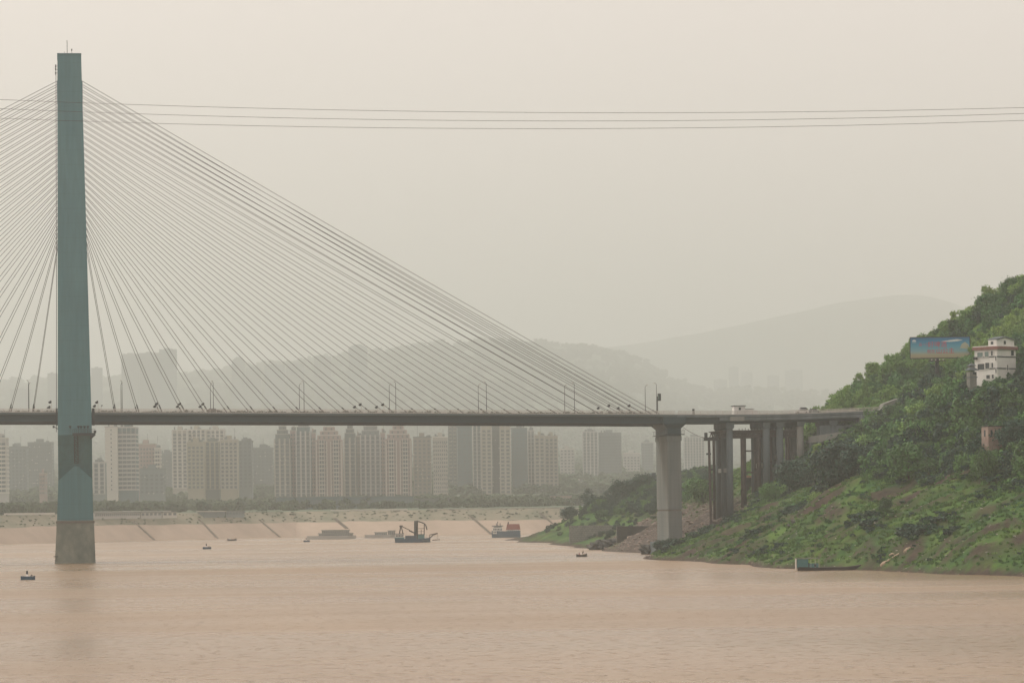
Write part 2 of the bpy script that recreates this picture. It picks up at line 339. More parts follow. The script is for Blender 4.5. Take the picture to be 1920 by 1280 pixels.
pts = np.zeros(GU.shape+(3,)); pts[...,0] = GU*RIGHT.x+GV*FWD.x; pts[...,1] = GU*RIGHT.y+GV*FWD.y; pts[...,2] = Z
tag(grid_mesh('hillside', pts, hill_material(), attrs={'soil': soil, 'rubble_zone': rub}), kind='structure')

# ---- far bank: lower and upper embankment, town ground, wooded hill, mountains
def interp(tab, x): return float(np.interp(x, [t[0] for t in tab], [t[1] for t in tab]))
SH = ((-400,1031),(0,1020),(110,1017),(300,1012),(560,1006),(800,1003),(1000,1000),(1100,998),(1600,985))
pxs = np.arange(-400, 1601, 8.0)
def polar(rows, name, m, amp=0, sc=60, seed=0):
    A = np.array([[tuple(r(px)) for r in rows] for px in pxs])
    if amp: A[...,2] += amp*(fbm(A[...,0]/sc, A[...,1]/sc, 5, seed)-.47)
    return tag(grid_mesh(name, A, m), kind='structure')
def sv(px): return uv(Pz(px, interp(SH, px), 0))[1]
def ground_at(px, v, z):
    p = P(px, HY, v); p.z = z; return p
def EJ(p): return float(fbm(np.array(p/37.0), np.array(3.3), 5, 12))-.35
polar([lambda p: ground_at(p, sv(p)-6, -2.5), lambda p: ground_at(p, sv(p)+21+4*EJ(p), 8.6+1.5*EJ(p))], 'lower_embankment', M['embank'])
polar([lambda p: ground_at(p, sv(p)+21, 8.55), lambda p: ground_at(p, sv(p)+25, 8.8), lambda p: ground_at(p, sv(p)+42, 15.0), lambda p: ground_at(p, sv(p)+44, 15.4)], 'upper_embankment', M['embank_up'])
RIDGE = ((-400,748),(0,728),(110,716),(230,712),(340,708),(440,695),(520,690),(620,672),(700,666),(800,652),(900,644),(1000,648),(1080,655),(1160,664),(1200,684),(1260,716),(1330,740),(1420,738),(1600,745))
def town(v, f):
    def r(p):
        q = P(p, interp(RIDGE, p), 13000); z = 15.4 + f*(q.z-15.4); return ground_at(p, max(v, sv(p)+44), z)
    return r
vs = [(0,0),(2260,.002),(2700,.01),(3200,.03),(4200,.07),(6600,.17),(8800,.38),(10700,.66),(12000,.87),(12700,.97),(13000,1),(13400,.97),(14300,.8),(15600,.3),(16800,.05)]
fine = []
for (a, fa), (b, fb) in zip(vs[:-1], vs[1:]):
    for k in range(4): fine.append((a+(b-a)*k/4, fa+(fb-fa)*k/4))
fine = [f for f in fine if f[0] == 0 or f[0] > 2210]
TG = [town(*f) for f in fine]
A = np.array([[tuple(r(px)) for r in TG] for px in pxs]); vv = np.array([f[1] for f in fine])
A[...,2] += 45*np.clip(vv*2-.1, 0, 1)[None]*(fbm(A[...,0]/260, A[...,1]/330, 5, 5)-.47) + 1.2*(fbm(A[...,0]/40, A[...,1]/50, 4, 6)-.47)
tag(grid_mesh('town_hill', A, M['hillwood']), kind='structure')
def town_z(px, v):
    q = P(px, interp(RIDGE, px), 13000).z; return 15.4 + float(np.interp(v, [f[0] for f in vs], [f[1] for f in vs]))*(q-15.4)
MT = ((700,740),(900,692),(1000,674),(1100,662),(1180,650),(1250,634),(1300,626),(1380,607),(1450,592),(1520,576),(1600,560),(1700,543),(1760,549),(1830,580),(1920,622),(2100,690),(2400,760))
px_keep = pxs; pxs = np.arange(700, 2401, 6.0)
def mt(v, f):
    return lambda p: ground_at(p, v, f*P(p, float(np.mean([interp(MT, p+d) for d in range(-48,49,8)])), 19000).z)
MR = [mt(v, f) for v, f in ((13000,0),(14300,.12),(15600,.32),(16900,.6),(17700,.82),(18500,.95),(19000,1),(19700,.9),(21300,.5),(23500,.1))]
polar(MR, 'mountain', M['mountain'], 85, 1300, 8); pxs = px_keep

# ================================================================== BRIDGE
YC, HWD = 1100.0, 12.0; YN, YFAR = YC-HWD, YC+HWD
TOPE = [PY(px, py, YN) for px, py in ((-900,779),(0,773),(300,773.6),(800,775),(1240,777),(1330,777.4),(1430,777),(1520,775),(1600,772),(1660,769.5),(1720,767))]
def deck_z(x): return float(np.interp(x, [p.x for p in TOPE], [p.z for p in TOPE]))
def bx(px, Y=YN, py=780): return PY(px, py, Y).x
BR = thing('cable_stayed_bridge', 'grey teal cable-stayed bridge with single tall pylon and fan of stays over river', 'bridge', (0,0,0))
def sec(px0, px1, py, y0, y1):                           # horizontal rectangle of a pylon leg
    a = PY(px0, py, y0); b = PY(px1, py, y0); z = (a.z+b.z)/2
    return [(a.x,y0,z),(b.x,y0,z),(b.x,y1,z),(a.x,y1,z)]
def leg(far=False):
    m = MB(); lv = [(107.5,152,103,1094,1099.4),(107.8,158,300,1090.9,1096.3),(108.2,165.5,560,1087.0,1092.2),(108.5,172.5,815,1083.2,1087.8),(109.5,173,905,1091.5,1096.5),(109,174,935,1092.5,1097.5)]
    rings = [sec(*l) for l in lv]
    if far: rings = [[(x, 2*YC-y, z) for x, y, z in r] for r in rings]
    return m.loft(rings)
leg().build('pylon_leg', M['pylon'], BR); leg(True).build('pylon_leg', M['pylon'], BR)
yb = 1087.6
def pz_(px, py, Y=yb): p = PY(px, py, Y); return (p.x, p.z)
blk = MB(); blk.prism([pz_(107,975), pz_(175.2,975), pz_(172.6,897), pz_(146,873.5), pz_(139,873.5), pz_(109.5,901)], yb, 2*YC-yb); blk.build('pylon_pedestal', M['pylon'], BR)
cb = MB(); z975 = pz_(140,975)[1]; x0, x1 = pz_(106,975)[0], pz_(176,975)[0]; x2, x3 = pz_(104.6,1056)[0], pz_(177.6,1056)[0]
ring = lambda a, b, z, e: [(a-e,yb-.4-e,z),(b+e,yb-.4-e,z),(b+e,2*YC-yb+.4+e,z),(a-e,2*YC-yb+.4+e,z)]
cb.loft([ring(x2,x3,-8,.5), ring(x2,x3,0,.3), ring(x0,x1,z975-3.4,.10), ring(x0,x1,z975-.02,.05)]); cb.build('pylon_base', M['pylon_base'], BR)
bd = MB(); bd.loft([ring(x0,x1,z975-.9,.22), ring(x0,x1,z975-.25,.22)]); bd.build('base_band', M['concrete_brown'], BR)
cap = MB(); t = sec(107.0,152.5,103,1093.8,1106.2); zt = t[0][2]; cap.box(t[0][0], t[1][0], 1093.8, 1106.2, zt, zt+.5); cap.build('pylon_cap', M['pylon'], BR)
def hbeam(py, px0, px1, hgt, name):
    a = PY(px0, py, 1090); b = PY(px1, py, 1090); m = MB(); m.box(a.x+.6, b.x-.6, 1088.2, 2*YC-1088.2, a.z-hgt/2, a.z+hgt/2); m.build(name, M['pylon'], BR)
hbeam(806, 109, 172, 3.6, 'crossbeam')
mid = MB(); mid.box(PY(110,420,1095).x, PY(158,420,1095).x, 1096, 1104, PY(130,170,1095).z-3, PY(130,170,1095).z+3); mid.build('upper_crossbeam', M['pylon'], BR)
# mast and rods on the top
for px, py, r_ in ((125.7,76,.10),(121,97,.05),(134.5,95,.06)):
    p = PY(px, py, YC); m = MB(); m.tube([(p.x,YC,zt+.45),(p.x,YC,p.z)], r_); 
    if px == 134.5: m.box(p.x-.18,p.x+.18,YC-.18,YC+.18,p.z-.1,p.z+.5)
    m.build('lightning_rod', M['steel_dark'], BR)
# side ladder and small aerials on the left face
m = MB(); pa = PY(107,140,1097); pb = PY(108,560,1093); pc = PY(107.8,810,1088)
for dy in (-.3,.3): m.tube([(pa.x-.35,1097+dy,pa.z),(pb.x-.35,1092+dy,pb.z),(pc.x-.35,1086+dy,pc.z)], .09, 4)
for k in range(120):
    f = k/119; a = Vector((pa.x-.35,1097,pa.z)).lerp(Vector((pb.x-.35,1092,pb.z)), min(f*1.64,1)) if f < .61 else Vector((pb.x-.35,1092,pb.z)).lerp(Vector((pc.x-.35,1086,pc.z)), (f-.61)/.39)
    m.bar(a+Vector((0,-.3,0)), a+Vector((0,.3,0)), .07)
m.build('ladder', M['steel_dark'], BR)
for py in (124,130,137):
    p = PY(106.2, py, 1096); m = MB(); m.box(p.x-.5,p.x-.1,1095.8,1096.2,p.z-.5,p.z+.4); m.box(p.x-.1,p.x+.3,1095.95,1096.05,p.z-.1,p.z); m.build('aerial', M['steel_dark'], BR)
pl = MB(); a = PY(100.5,799,1085); pl.bar((a.x,1085,a.z),(a.x+1.9,1085,a.z-1.2),.16); pl.box(a.x-.3,a.x+.3,1084.7,1085.3,a.z-.5,a.z+.2); pl.build('camera_bracket', M['steel_dark'], BR)
pl = MB(); a = PY(105.8,1043,1087); pl.box(a.x-.9,a.x+.5,1086.7,1087.1,a.z-.1,a.z+.15); pl.bar((a.x+.1,1086.8,a.z),(a.x+.1,1086.8,a.z-1.5),.1); pl.build('gauge_bracket', M['steel_dark'], BR)
# inspection platform with railing, ladder and its floodlights
yp0, yp1 = 1080.9, 1083.6
a = PY(136,816,yp0); b = PY(179,816,yp0)
m = MB(); m.box(a.x,b.x,yp0,yp1,a.z,a.z+.75); m.box(b.x-.5,b.x+.25,yp0,yp1,a.z+.7,a.z+1.5); m.prism([(b.x-1.6,a.z),(b.x,a.z),(b.x-1.6,a.z-1.4)],yp0+.8,yp0+1.2); m.build('inspection_platform', M['steel_dark'], BR)
m = MB()
for k in range(13):
    x = a.x+.1+(b.x-a.x-.3)*k/12; m.bar((x,yp0+.1,a.z+.7),(x,yp0+.1,a.z+1.9),.06)
m.bar((a.x,yp0+.1,a.z+1.9),(b.x,yp0+.1,a.z+1.9),.06); m.bar((a.x,yp0+.1,a.z+1.3),(b.x,yp0+.1,a.z+1.3),.05); m.build('platform_railing', M['steel_dark'], BR)
m = MB(); la = PY(139.5,817,1083); lb = PY(146.5,868,1087)
for x in (la.x,lb.x): m.tube([(x,1082.9,la.z),(x,1086.9,lb.z)], .13, 4)
for k in range(15):
    f = k/14; y = 1082.9+4*f; z = la.z+(lb.z-la.z)*f; m.bar((la.x,y,z),(lb.x,y,z),.12)
    if k < 14 and k % 2 == 0: m.bar((la.x,y,z),(lb.x,y+4/14*2,z+(lb.z-la.z)/7),.09)
m.build('access_ladder', M['steel_dark'], BR)
for px in (131.5,147,152,158.5,164.8):
    p = PY(px,800,yp0); m = MB(); m.tube([(p.x,yp0+.3,a.z+.7),(p.x,yp0+.3,p.z-.3)], .05, 5); m.loft([[(p.x+dx*s,yp0+.3+dy*s,z) for dx,dy in ((-1,-1),(1,-1),(1,1),(-1,1))] for s,z in ((.12,p.z-.4),(.4,p.z+.15),(.38,p.z+.35))]); m.build('platform_floodlight', M['steel_dark'], BR)
# rust-dark marks left of the pylon, expansion boxes where the girder meets it
for px0, px1 in ((104.5,108.3),(172.3,177.6)):
    p = PY(px0,765,YN-.3); q = PY(px1,797,YN-.3); m = MB(); m.box(p.x,q.x,YN-.35,YN+1.2,q.z,p.z); m.build('bearing_box', M['steel_dark'], BR)

# deck girder: slab edge, parapet kerb, recessed web, dark lower flange
def sweep(prof, xs, zf, ybend=None):                     # prof: (y,z) polygon carried along the deck line
    m = MB(); m.loft([[(x, y+(ybend(x) if ybend else 0), zf(x)+z) for y, z in prof] for x in xs]); return m
XL, XE = bx(-900), bx(1268)
xs = list(np.linspace(XL, XE, 60))
slab = [(YN,0),(YFAR,0),(YFAR,-.75),(YN+.35,-.75),(YN,-.6)]
sweep(slab, xs, deck_z).build('deck_slab', M['slab_edge'], BR)
web = [(YN+1.1,-.75),(YN+2.6,-.75),(YN+2.6,-3.2),(YN+.55,-3.2),(YN+.55,-2.9),(YN+1.1,-2.0)]
sweep([(YN+2.0,-.75),(YN+3.4,-.75),(YN+3.4,-2.75),(YN+1.7,-2.75)], xs, deck_z).build('edge_girder', M['girder'], BR)
sweep([(2*YC-y,z) for y,z in ((YN+2.0,-.75),(YN+3.4,-.75),(YN+3.4,-2.75),(YN+1.7,-2.75))], xs, deck_z).build('edge_girder', M['girder'], BR)
sweep([(YN+1.3,-2.752),(YN+3.6,-2.752),(YN+3.6,-3.25),(YN+1.5,-3.25)], xs, deck_z).build('bottom_flange', M['steel_dark'], BR)
sweep([(YFAR-1.3,-2.752),(YFAR-3.6,-2.752),(YFAR-3.6,-3.25),(YFAR-1.5,-3.25)], xs, deck_z).build('bottom_flange', M['steel_dark'], BR)
m = MB(); x = XL+3
while x < XE-2:
    z = deck_z(x); m.box(x,x+.5,YN+3.39,YFAR-3.39,z-2.6,z-.76); x += 7.3
fb = m.build('floor_beams', M['girder'], BR); fb['kind'] = 'stuff'
XEND = bx(1700)
def abend(x):                                            # the approach swings a little towards the camera near the hill
    t_ = max(0.0, (x-bx(1400))/(XEND-bx(1400))); return -9.0*t_*t_
xr = list(np.linspace(XL, XE, 60))
sweep([(YN+1.6,.004),(YFAR-1.6,.004),(YFAR-1.6,.06),(YN+1.6,.06)], xr, deck_z).build('road_surface', M['asphalt'], BR)
def railing(y, x0, x1, name, parent, sp=2.0, bend=None):
    m = MB(); x = x0
    while x <= x1:
        z = deck_z(x); yy = y+(bend(x) if bend else 0); m.box(x-.07,x+.07,yy-.06,yy+.06,z,z+1.15); x += sp
    xx = list(np.linspace(x0, x1, 40))
    for zz, tk in ((1.12,.16),(.82,.12),(.5,.12),(.12,.24)):
        m.loft([[(q,y+(bend(q) if bend else 0)+dy,deck_z(q)+zz+dz) for dy,dz in ((-.05,-tk/2),(.05,-tk/2),(.05,tk/2),(-.05,tk/2))] for q in xx])
    o = m.build(name, M['rail'], parent); o['kind'] = 'stuff'; return o
railing(YN+.25, XL, XE-.3, 'railing', BR); railing(YFAR-.25, XL, XE-.3, 'railing', BR)

# stay cables: each one a part, with its anchor tube
NC = 28
right_px = [217+43.55*k for k in range(21)] + [1124,1152,1174,1192,1208,1223,1237]
top_py = [158+ (438-158)*((NC-1-k)/(NC-1)) for k in range(NC)]      # k=0 innermost and lowest on the pylon
def anchor_pt(k, side, far):
    py = 455-(455-152)*((k+.0)/(NC-1))**.93
    f = (py-103)/(815-103); yn = 1094+(1083.2-1094)*f+2.6
    px = (107.8+.8*f) if side < 0 else (152+20.5*f)
    p = PY(px, py, yn); return Vector((p.x, 2*YC-yn if far else yn, p.z))
for side in (1,-1):
    for k in range(NC):
        px = right_px[k] if side > 0 else 61-43.9*k
        for far in (False, True):
            y = YFAR-.9 if far else YN+.9
            d = Vector((bx(px, YN+.9, 772), y, 0)); d.z = deck_z(d.x)+.1
            t = anchor_pt(k, side, far); ln = (t-d).length; sag = ln*.0022
            pts_ = [d.lerp(t, q)+Vector((0,0,-4*sag*q*(1-q))) for q in (0,.2,.4,.6,.8,1)]
            m = MB(); m.tube(pts_, .08, 5); c = m.build('stay_cable', M['cable'], BR, True)
            e = d.lerp(t, min(2.6/ln,1)); m = MB(); m.tube([d-(t-d).normalized()*.4, e], .21, 6); m.build('anchor_tube', M['steel_dark'], c)
# side pier: long wall pier with flared head, walkway and footing
PR = BR
yq0, yq1 = YN+1.0, YFAR-1.0
def xz(px, py, Y=yq0): p = PY(px, py, Y); return p.x, p.z
X0, ZT = xz(1252,826); X1, _ = xz(1276.5,826); X0b, ZB = xz(1254.5,1012); X1b, _ = xz(1279.5,1012); zl = xz(1262,956)[1]
rg = lambda a,b,z,e=0: [(a-e,yq0-e,z),(b+e,yq0-e,z),(b+e,yq1+e,z),(a-e,yq1+e,z)]
Xm0, Xm1 = X0+(X0b-X0)*.7, X1+(X1b-X1)*.7
m = MB(); m.loft([rg(X0b,X1b,ZB-6),rg(Xm0,Xm1,zl-.25)]); m.build('pier_foot', M['pier'], PR)
m = MB(); m.loft([rg(Xm0,Xm1,zl-.3,-.25),rg(Xm0,Xm1,zl+.3,-.25)]); m.build('pier_joint', M['concrete_brown'], PR)
m = MB(); m.loft([rg(Xm0,Xm1,zl+.25),rg(X0,X1,ZT)]); m.build('pier_shaft', M['pier'], PR)
zc = xz(1262,817)[1]; zn = xz(1262,803)[1]; zf = xz(1262,794.5)[1]; zd = deck_z(X0)-.76
m = MB(); m.loft([rg(X0,X1,ZT-.01,.25),rg(X0,X1,zc,.25)]); m.build('pier_collar', M['pier'], PR)
m = MB(); m.loft([rg(X0,X1,zc-.01,.1),rg(X0,X1,zn,.1),rg(X0,X1,zf,1.55),rg(X0,X1,zd,1.6)]); m.build('pier_head', M['girder'], PR)
m = MB(); m.box(X0-.9,X1+1.1,yq0-1.0,yq0+2.2,zc+.35,zc+.6); m.box(X0-1.2,X0-.3,yq0,yq1,zc+.3,zc+.5); m.build('walkway', M['steel_dark'], PR)
m = MB()
for x in (X0-1.15,X1+1.05):
    for k in range(9): y = yq0-.9+k*2.6; m.bar((x,y,zc+.6),(x,y,zc+1.8),.06)
    m.bar((x,yq0-.9,zc+1.8),(x,yq1,zc+1.8),.06)
o = m.build('walkway_railing', M['steel_dark'], PR); o['kind'] = 'stuff'
m = MB(); m.box(X0b-2.2,X1b+1.2,yq0-1.5,yq1+1.5,-3,ZB-.6); m.build('pier_footing', M['concrete_dark'], PR)

# ================================================================== APPROACH VIADUCT
AV = thing('approach_viaduct', 'grey concrete approach viaduct on column bents running into the green hillside', 'viaduct')
xa = list(np.linspace(bx(1270), XEND, 50))
sweep([(YN,0),(YFAR,0),(YFAR,-.9),(YN+.3,-.9),(YN,-.75)], xa, deck_z, abend).build('deck_slab', M['concrete_dark'], AV)
sweep([(YN+1.6,.004),(YFAR-1.6,.004),(YFAR-1.6,.06),(YN+1.6,.06)], xa, deck_z, abend).build('road_surface', M['asphalt'], AV)
for k in range(5):
    y = YN+1.4+k*5.1; x_a = [x for x in xa if x > bx(1283)]; x_b = [x for x in x_a if x < bx(1640)]
    sweep([(y,-.9),(y+.7,-.9),(y+.7,-2.5),(y,-2.5)], x_b, deck_z, abend).build('beam', M['girder'] if k == 0 else M['concrete_dark'], AV)
xf = [x for x in xa if bx(1345) < x < bx(1628)]
sweep([(YN-.02,-.92),(YN+1.0,-.92),(YN+1.0,-2.0),(YN-.02,-1.8)], xf, deck_z, abend).build('fascia_beam', M['concrete_dark'], AV)
railing(YN+.25, bx(1272), XEND, 'railing', AV, 2.4, abend); railing(YFAR-.25, bx(1272), XEND, 'railing', AV, 2.4, abend)
m = MB(); a = PY(1369,781,YN-.06); b = PY(1396,788.5,YN-.06); m.box(a.x,b.x,YN-.1,YN+1.2,b.z,a.z); m.build('joint_block', M['concrete'], AV)
def bent(px_front, wcol, cap_px, cap_py, base_fn, tie=None, ncol=3, col_m='concrete_dark'):
    xcap0 = bx(cap_px[0], YN+1.5); xcap1 = bx(cap_px[1], YN+1.5); z1 = PY(cap_px[0], cap_py[0], YN+1.5).z; z0 = PY(cap_px[0], cap_py[1], YN+1.5).z
    z1 = min(z1, deck_z(xcap0)-2.52)
    ab = abend(xcap0)
    m = MB(); m.prism([(xcap0,z0+.4),(xcap0+.3,z0),(xcap1-.3,z0),(xcap1,z0+.4),(xcap1,z1),(xcap0,z1)], YN+1.2+ab, YFAR-1.2+ab); m.build('cap_beam', M['concrete_dark'], AV)
    xc = (xcap0+xcap1)/2
    cols = [YN+2.6+ab+k*((YFAR-2.6)-(YN+2.6))/(ncol-1) for k in range(ncol)]
    for y in cols:
        u_, v_ = uv(Vector((xc,y,0))); zb = hz(u_, v_)-2
        m = MB(); m.tube([(xc,y,zb),(xc,y,z0+.05)], wcol/2, 14); m.build('column', M[col_m], AV, True)
    if tie:
        zt_ = PY(cap_px[0], tie, YN+2).z; m = MB(); m.box(xc-.45,xc+.45,cols[0],cols[-1],zt_-.7,zt_+.7); m.build('tie_beam', M['concrete'], AV)
bent(1370,2.1,(1361,1376),(791,803.5),None,tie=881)
bent(1437,2.3,(1430,1444),(792,802),None,tie=872,col_m='concrete_dark')
bent(1462,2.3,(1455,1470),(791,801),None,tie=856,col_m='concrete_dark')
bent(1500,2.2,(1493,1507),(790,799),None,col_m='concrete')
bent(1560,2.2,(1552,1567),(789,797),None)
m = MB(); a = PY(1617,781,YN-7.5); b = PY(1655,840,YN-7.5); m.box(a.x,b.x,YN-7.2,YFAR-6,b.z-6,deck_z(a.x)-.95); m.build('abutment', M['concrete_dark'], AV)
a = PY(1540,797,YN-3); b = PY(1612,816,YN-3); m = MB(); m.box(a.x,b.x,YN-.6,YN+3,b.z-9,a.z); m.build('abutment_wall', M['concrete_dark'], AV)
# lower parallel concrete beam beside the bents
a = PY(1518,818,YN-4); b = PY(1622,808,YN-4); m = MB(); zt0, zt1 = PY(1518,818,YN-4).z, PY(1622,803,YN-4).z
m.loft([[(a.x,YN-4.6,zt0-2.0),(a.x,YN-2.2,zt0-2.0),(a.x,YN-2.2,zt0),(a.x,YN-4.6,zt0)],[(b.x,YN-6.6,zt1-3),(b.x,YN-4.2,zt1-3),(b.x,YN-4.2,zt1),(b.x,YN-6.6,zt1)]])
LW = m.build('retaining_beam', M['concrete'], AV)
for px in (1521,1528,1580):
    p = PY(px,822,YN-3.6); u_, v_ = uv(p); m = MB(); m.box(p.x-.5,p.x+.5,YN-4.1,YN-2.9,hz(u_,v_)-2,p.z); m.build('beam_post', M['concrete_dark'], AV)

# rusty steel trestle under the viaduct
TR = thing('steel_trestle', 'rusty dark steel construction trestle standing under the approach viaduct', 'trestle')
ty0, ty1 = YN+3.5, YFAR-2
def tz(py): return PY(1400, py, ty0).z
for y in (ty0, ty0+3.2, ty1-4, ty1):
    for zz in (tz(809), tz(818)):
        m = MB(); m.box(bx(1350 if y == ty0 else 1352, ty0), bx(1502, ty0), y-.2, y+.2, zz-.25, zz+.25); m.build('chord', M['rust'], TR)
    m = MB(); n_ = 22
    for k in range(n_):
        x0 = bx(1350,ty0)+(bx(1502,ty0)-bx(1350,ty0))*k/n_; x1 = bx(1350,ty0)+(bx(1502,ty0)-bx(1350,ty0))*(k+1)/n_
        m.bar((x0,y,tz(818)),((x0+x1)/2,y,tz(809)),.22); m.bar(((x0+x1)/2,y,tz(809)),(x1,y,tz(818)),.22)
    o = m.build('lattice', M['rust'], TR); o['kind'] = 'stuff'
m = MB(); m.box(bx(1349,ty0), bx(1503,ty0), ty0-.6, ty1+.6, tz(809)+.26, tz(809)+.5); m.build('platform_deck', M['rust'], TR)
m = MB()
for k in range(26):
    x = bx(1385,ty0)+k*1.0; m.bar((x,ty0-.5,tz(809)+.5),(x,ty0-.5,tz(809)+.5+random.uniform(.4,1.0)),.12)
o = m.build('stub_posts', M['steel_dark'], TR); o['kind'] = 'stuff'
for px, y, r_ in ((1358,ty1+.3,.45),(1392,ty0,.75),(1399,ty0+3.2,.5),(1421,ty0,.5),(1426,ty0+3,.6),(1436,ty1-4,1.2),(1446,ty0+5,1.2),(1388,ty1,.5),(1413,ty1,.5),(1476,ty0,.55)):
    x = bx(px, ty0); u_, v_ = uv(Vector((x,y,0))); m = MB(); m.tube([(x,y,hz(u_,v_)-1.5),(x,y,tz(818)-.2)], r_, 10); m.build('steel_post', M['rust'], TR, True)
for i, (px0, px1, py) in enumerate(((1392,1421,885),(1421,1446,865),(1392,1421,845))):
    z = tz(py); m = MB(); m.bar((bx(px0,ty0),ty0,z),(bx(px1,ty0),ty0,z),.35); m.build('brace', M['rust'], TR)
# tripod-like dark mast with junk beside the bent, and the wire from pier head
MS = thing('site_mast', 'thin dark steel mast with clamps at the left of the trestle', 'mast')
xm = bx(1331,YN+2); u_, v_ = uv(Vector((xm,YN+2,0))); zb = hz(u_,v_)-1; zt_ = PY(1331,826,YN+2).z
m = MB(); m.tube([(xm,YN+2,zb),(xm-.4,YN+2,zt_)], .42, 8); m.build('post', M['rust'], MS)
m = MB(); m.box(xm-2.0,xm+2.6,YN+1.4,YN+2.6,zt_,zt_+1.1); m.box(xm-1.8,xm-.9,YN+1.6,YN+2.4,zt_+1.1,zt_+2.6); m.build('head_frame', M['steel_dark'], MS)
for k, (dz, dx) in enumerate(((-4.5,-1.1),(-9.5,.9),(-14,-.8),(-19,.7))):
    m = MB(); m.box(xm+min(dx,0)-.2,xm+max(dx,0)+.2,YN+1.7,YN+2.3,zt_+dz,zt_+dz+.6); m.build('clamp', M['steel_dark'], MS)
p0 = PY(1281,801,yq0); p1 = Vector((xm-1.2,YN+2,zt_+.8)); m = MB(); m.tube([p0.lerp(p1,q)+Vector((0,0,-2.0*q*(1-q))) for q in (0,.25,.5,.75,1)], .07, 5)
tag(m.build('utility_wire', M['cable']), 'thin dark wire sagging from the side pier head down to the site mast', 'wire')

# ------------------------------------------------------------------ lamps on the bridge
def street_lamp(px, far, label):
    y = YFAR-1.2 if far else YN+1.2; x = bx(px, YN+1.2, 745) ; z = deck_z(x)
    t = thing('street_lamp', label, 'street lamp', (x,y,z), group='street lamps on the bridge'); s = -1 if far else 1
    m = MB(); m.box(-.18,.18,-.18,.18,0,.5); m.build('base', M['steel_dark'], t)
    m = MB(); m.tube([(0,0,.4),(0,0,9.6)], [.12,.07], 6); m.build('pole', M['steel_dark'], t)
    m = MB(); m.tube([(0,0,9.55),(-s*.2,s*.35,9.95),(-s*.35,s*1.2,10.1)], .06, 5); m.build('arm', M['steel_dark'], t)
    m = MB(); m.box(-s*.35-.25,-s*.35+.25,s*1.6-.5,s*1.6+.5,10.03,10.2); m.build('lamp_head', M['rail'], t); return t
order = ['first','second','third','fourth','fifth','sixth','seventh']
LN = [229,400,570,742,912,1077,1231]
for k, px in enumerate(LN):
    street_lamp(px, False, f'tall near-side street lamp on the bridge deck, {order[k]} to the right of the pylon')
    street_lamp(px, True, f'tall far-side street lamp across the bridge deck, {order[k]} to the right of the pylon')
street_lamp(53.5, False, 'tall near-side street lamp on the bridge deck left of the pylon')
street_lamp(53.0, True, 'tall far-side street lamp on the bridge deck left of the pylon')
def floodlight(px, far, h, label, big=True):
    y = YFAR-1.0 if far else YN+1.0; x = bx(px, YN+1.0, 765); z = deck_z(x)
    t = thing('floodlight', label, 'floodlight', (x,y,z), group='floodlights along the bridge deck')
    m = MB(); m.tube([(0,0,0),(0,0,h)], .07, 5); m.build('post', M['rail'], t)
    s = .62 if big else .3
    m = MB(); c_ = Vector((-.35 if big else .2,0,h)); ax_ = Vector((-.55,0,.85)).normalized(); b1 = ax_.cross(Vector((0,1,0))).normalized(); b2 = ax_.cross(b1)
    m.loft([[c_+ax_*d_+(b1*math.cos(q*math.pi/4)+b2*math.sin(q*math.pi/4))*r_ for q in range(8)] for d_, r_ in ((-.5*s,.35*s),(0,.8*s),(.55*s,.95*s),(.7*s,.7*s))]); m.build('lamp_housing', M['steel_dark'], t)
FL = [(296,'below the third stay to the right of the pylon'),(339.5,'below the fourth stay to the right of the pylon'),(383,'just left of the second lamp pair'),(678,'mid-deck, left of another pair'),(720,'mid-deck, just left of the fourth lamp pair'),(1144,'near the side pier, first of two'),(1182,'closest to the outermost stays')]
for px, w_ in FL:
    floodlight(px, False, 2.7, 'near-side round floodlight '+w_); floodlight(px, True, 1.9+.7, 'far-side round floodlight '+w_)
for px, far, h, b_, lb in ((179.5,False,2.0,True,'low dark floodlight at the right foot of the pylon'),(184,False,3.2,True,'highest dark floodlight in the group right of the pylon'),(186.5,True,1.6,False,'smallest lamp in the group right of the pylon'),(190,False,2.2,False,'slim hooked lamp at the right end of the group beside the pylon'),
                           (88,False,1.5,False,'small hooked lamp at the left end of the group left of the pylon'),(91,True,2.2,False,'slim lamp second in the group left of the pylon'),(94,True,2.3,True,'shorter dark floodlight close to the left side of the pylon'),(96.5,False,3.2,True,'highest dark floodlight close to the left side of the pylon')):
    floodlight(px, far, h, lb, b_)
# traffic signal box on the last near-side lamp
x = bx(1234.5, YN+1.0, 745); zz = PY(1234,750,YN+1).z
TSG = thing('traffic_sign', 'dark box-shaped traffic sign on its own post beside the last near-side lamp', 'sign', (x,YN+.8,deck_z(x)))
m = MB(); m.tube([(-.35,0,0),(-.35,0,zz-deck_z(x)+1.2)], .16, 6); m.build('post', M['steel_dark'], TSG)
m = MB(); m.box(-.25,.75,-.2,.2,zz-deck_z(x)-.2,zz-deck_z(x)+2.1); m.build('sign_box', M['steel_dark'], TSG)
m = MB(); m.box(-.15,.2,-.23,-.2,zz-deck_z(x)+.25,zz-deck_z(x)+1.7); m.build('sign_panel', M['glassgreen'], TSG)
m = MB(); x = bx(1301); m.box(-.35,.35,-.2,.2,0,1.9); o = m.build('control_cabinet', M['steel_dark']); o.location = (x,YN+.7,deck_z(x)); tag(o,'small dark control cabinet at the viaduct railing right of the pier','cabinet')

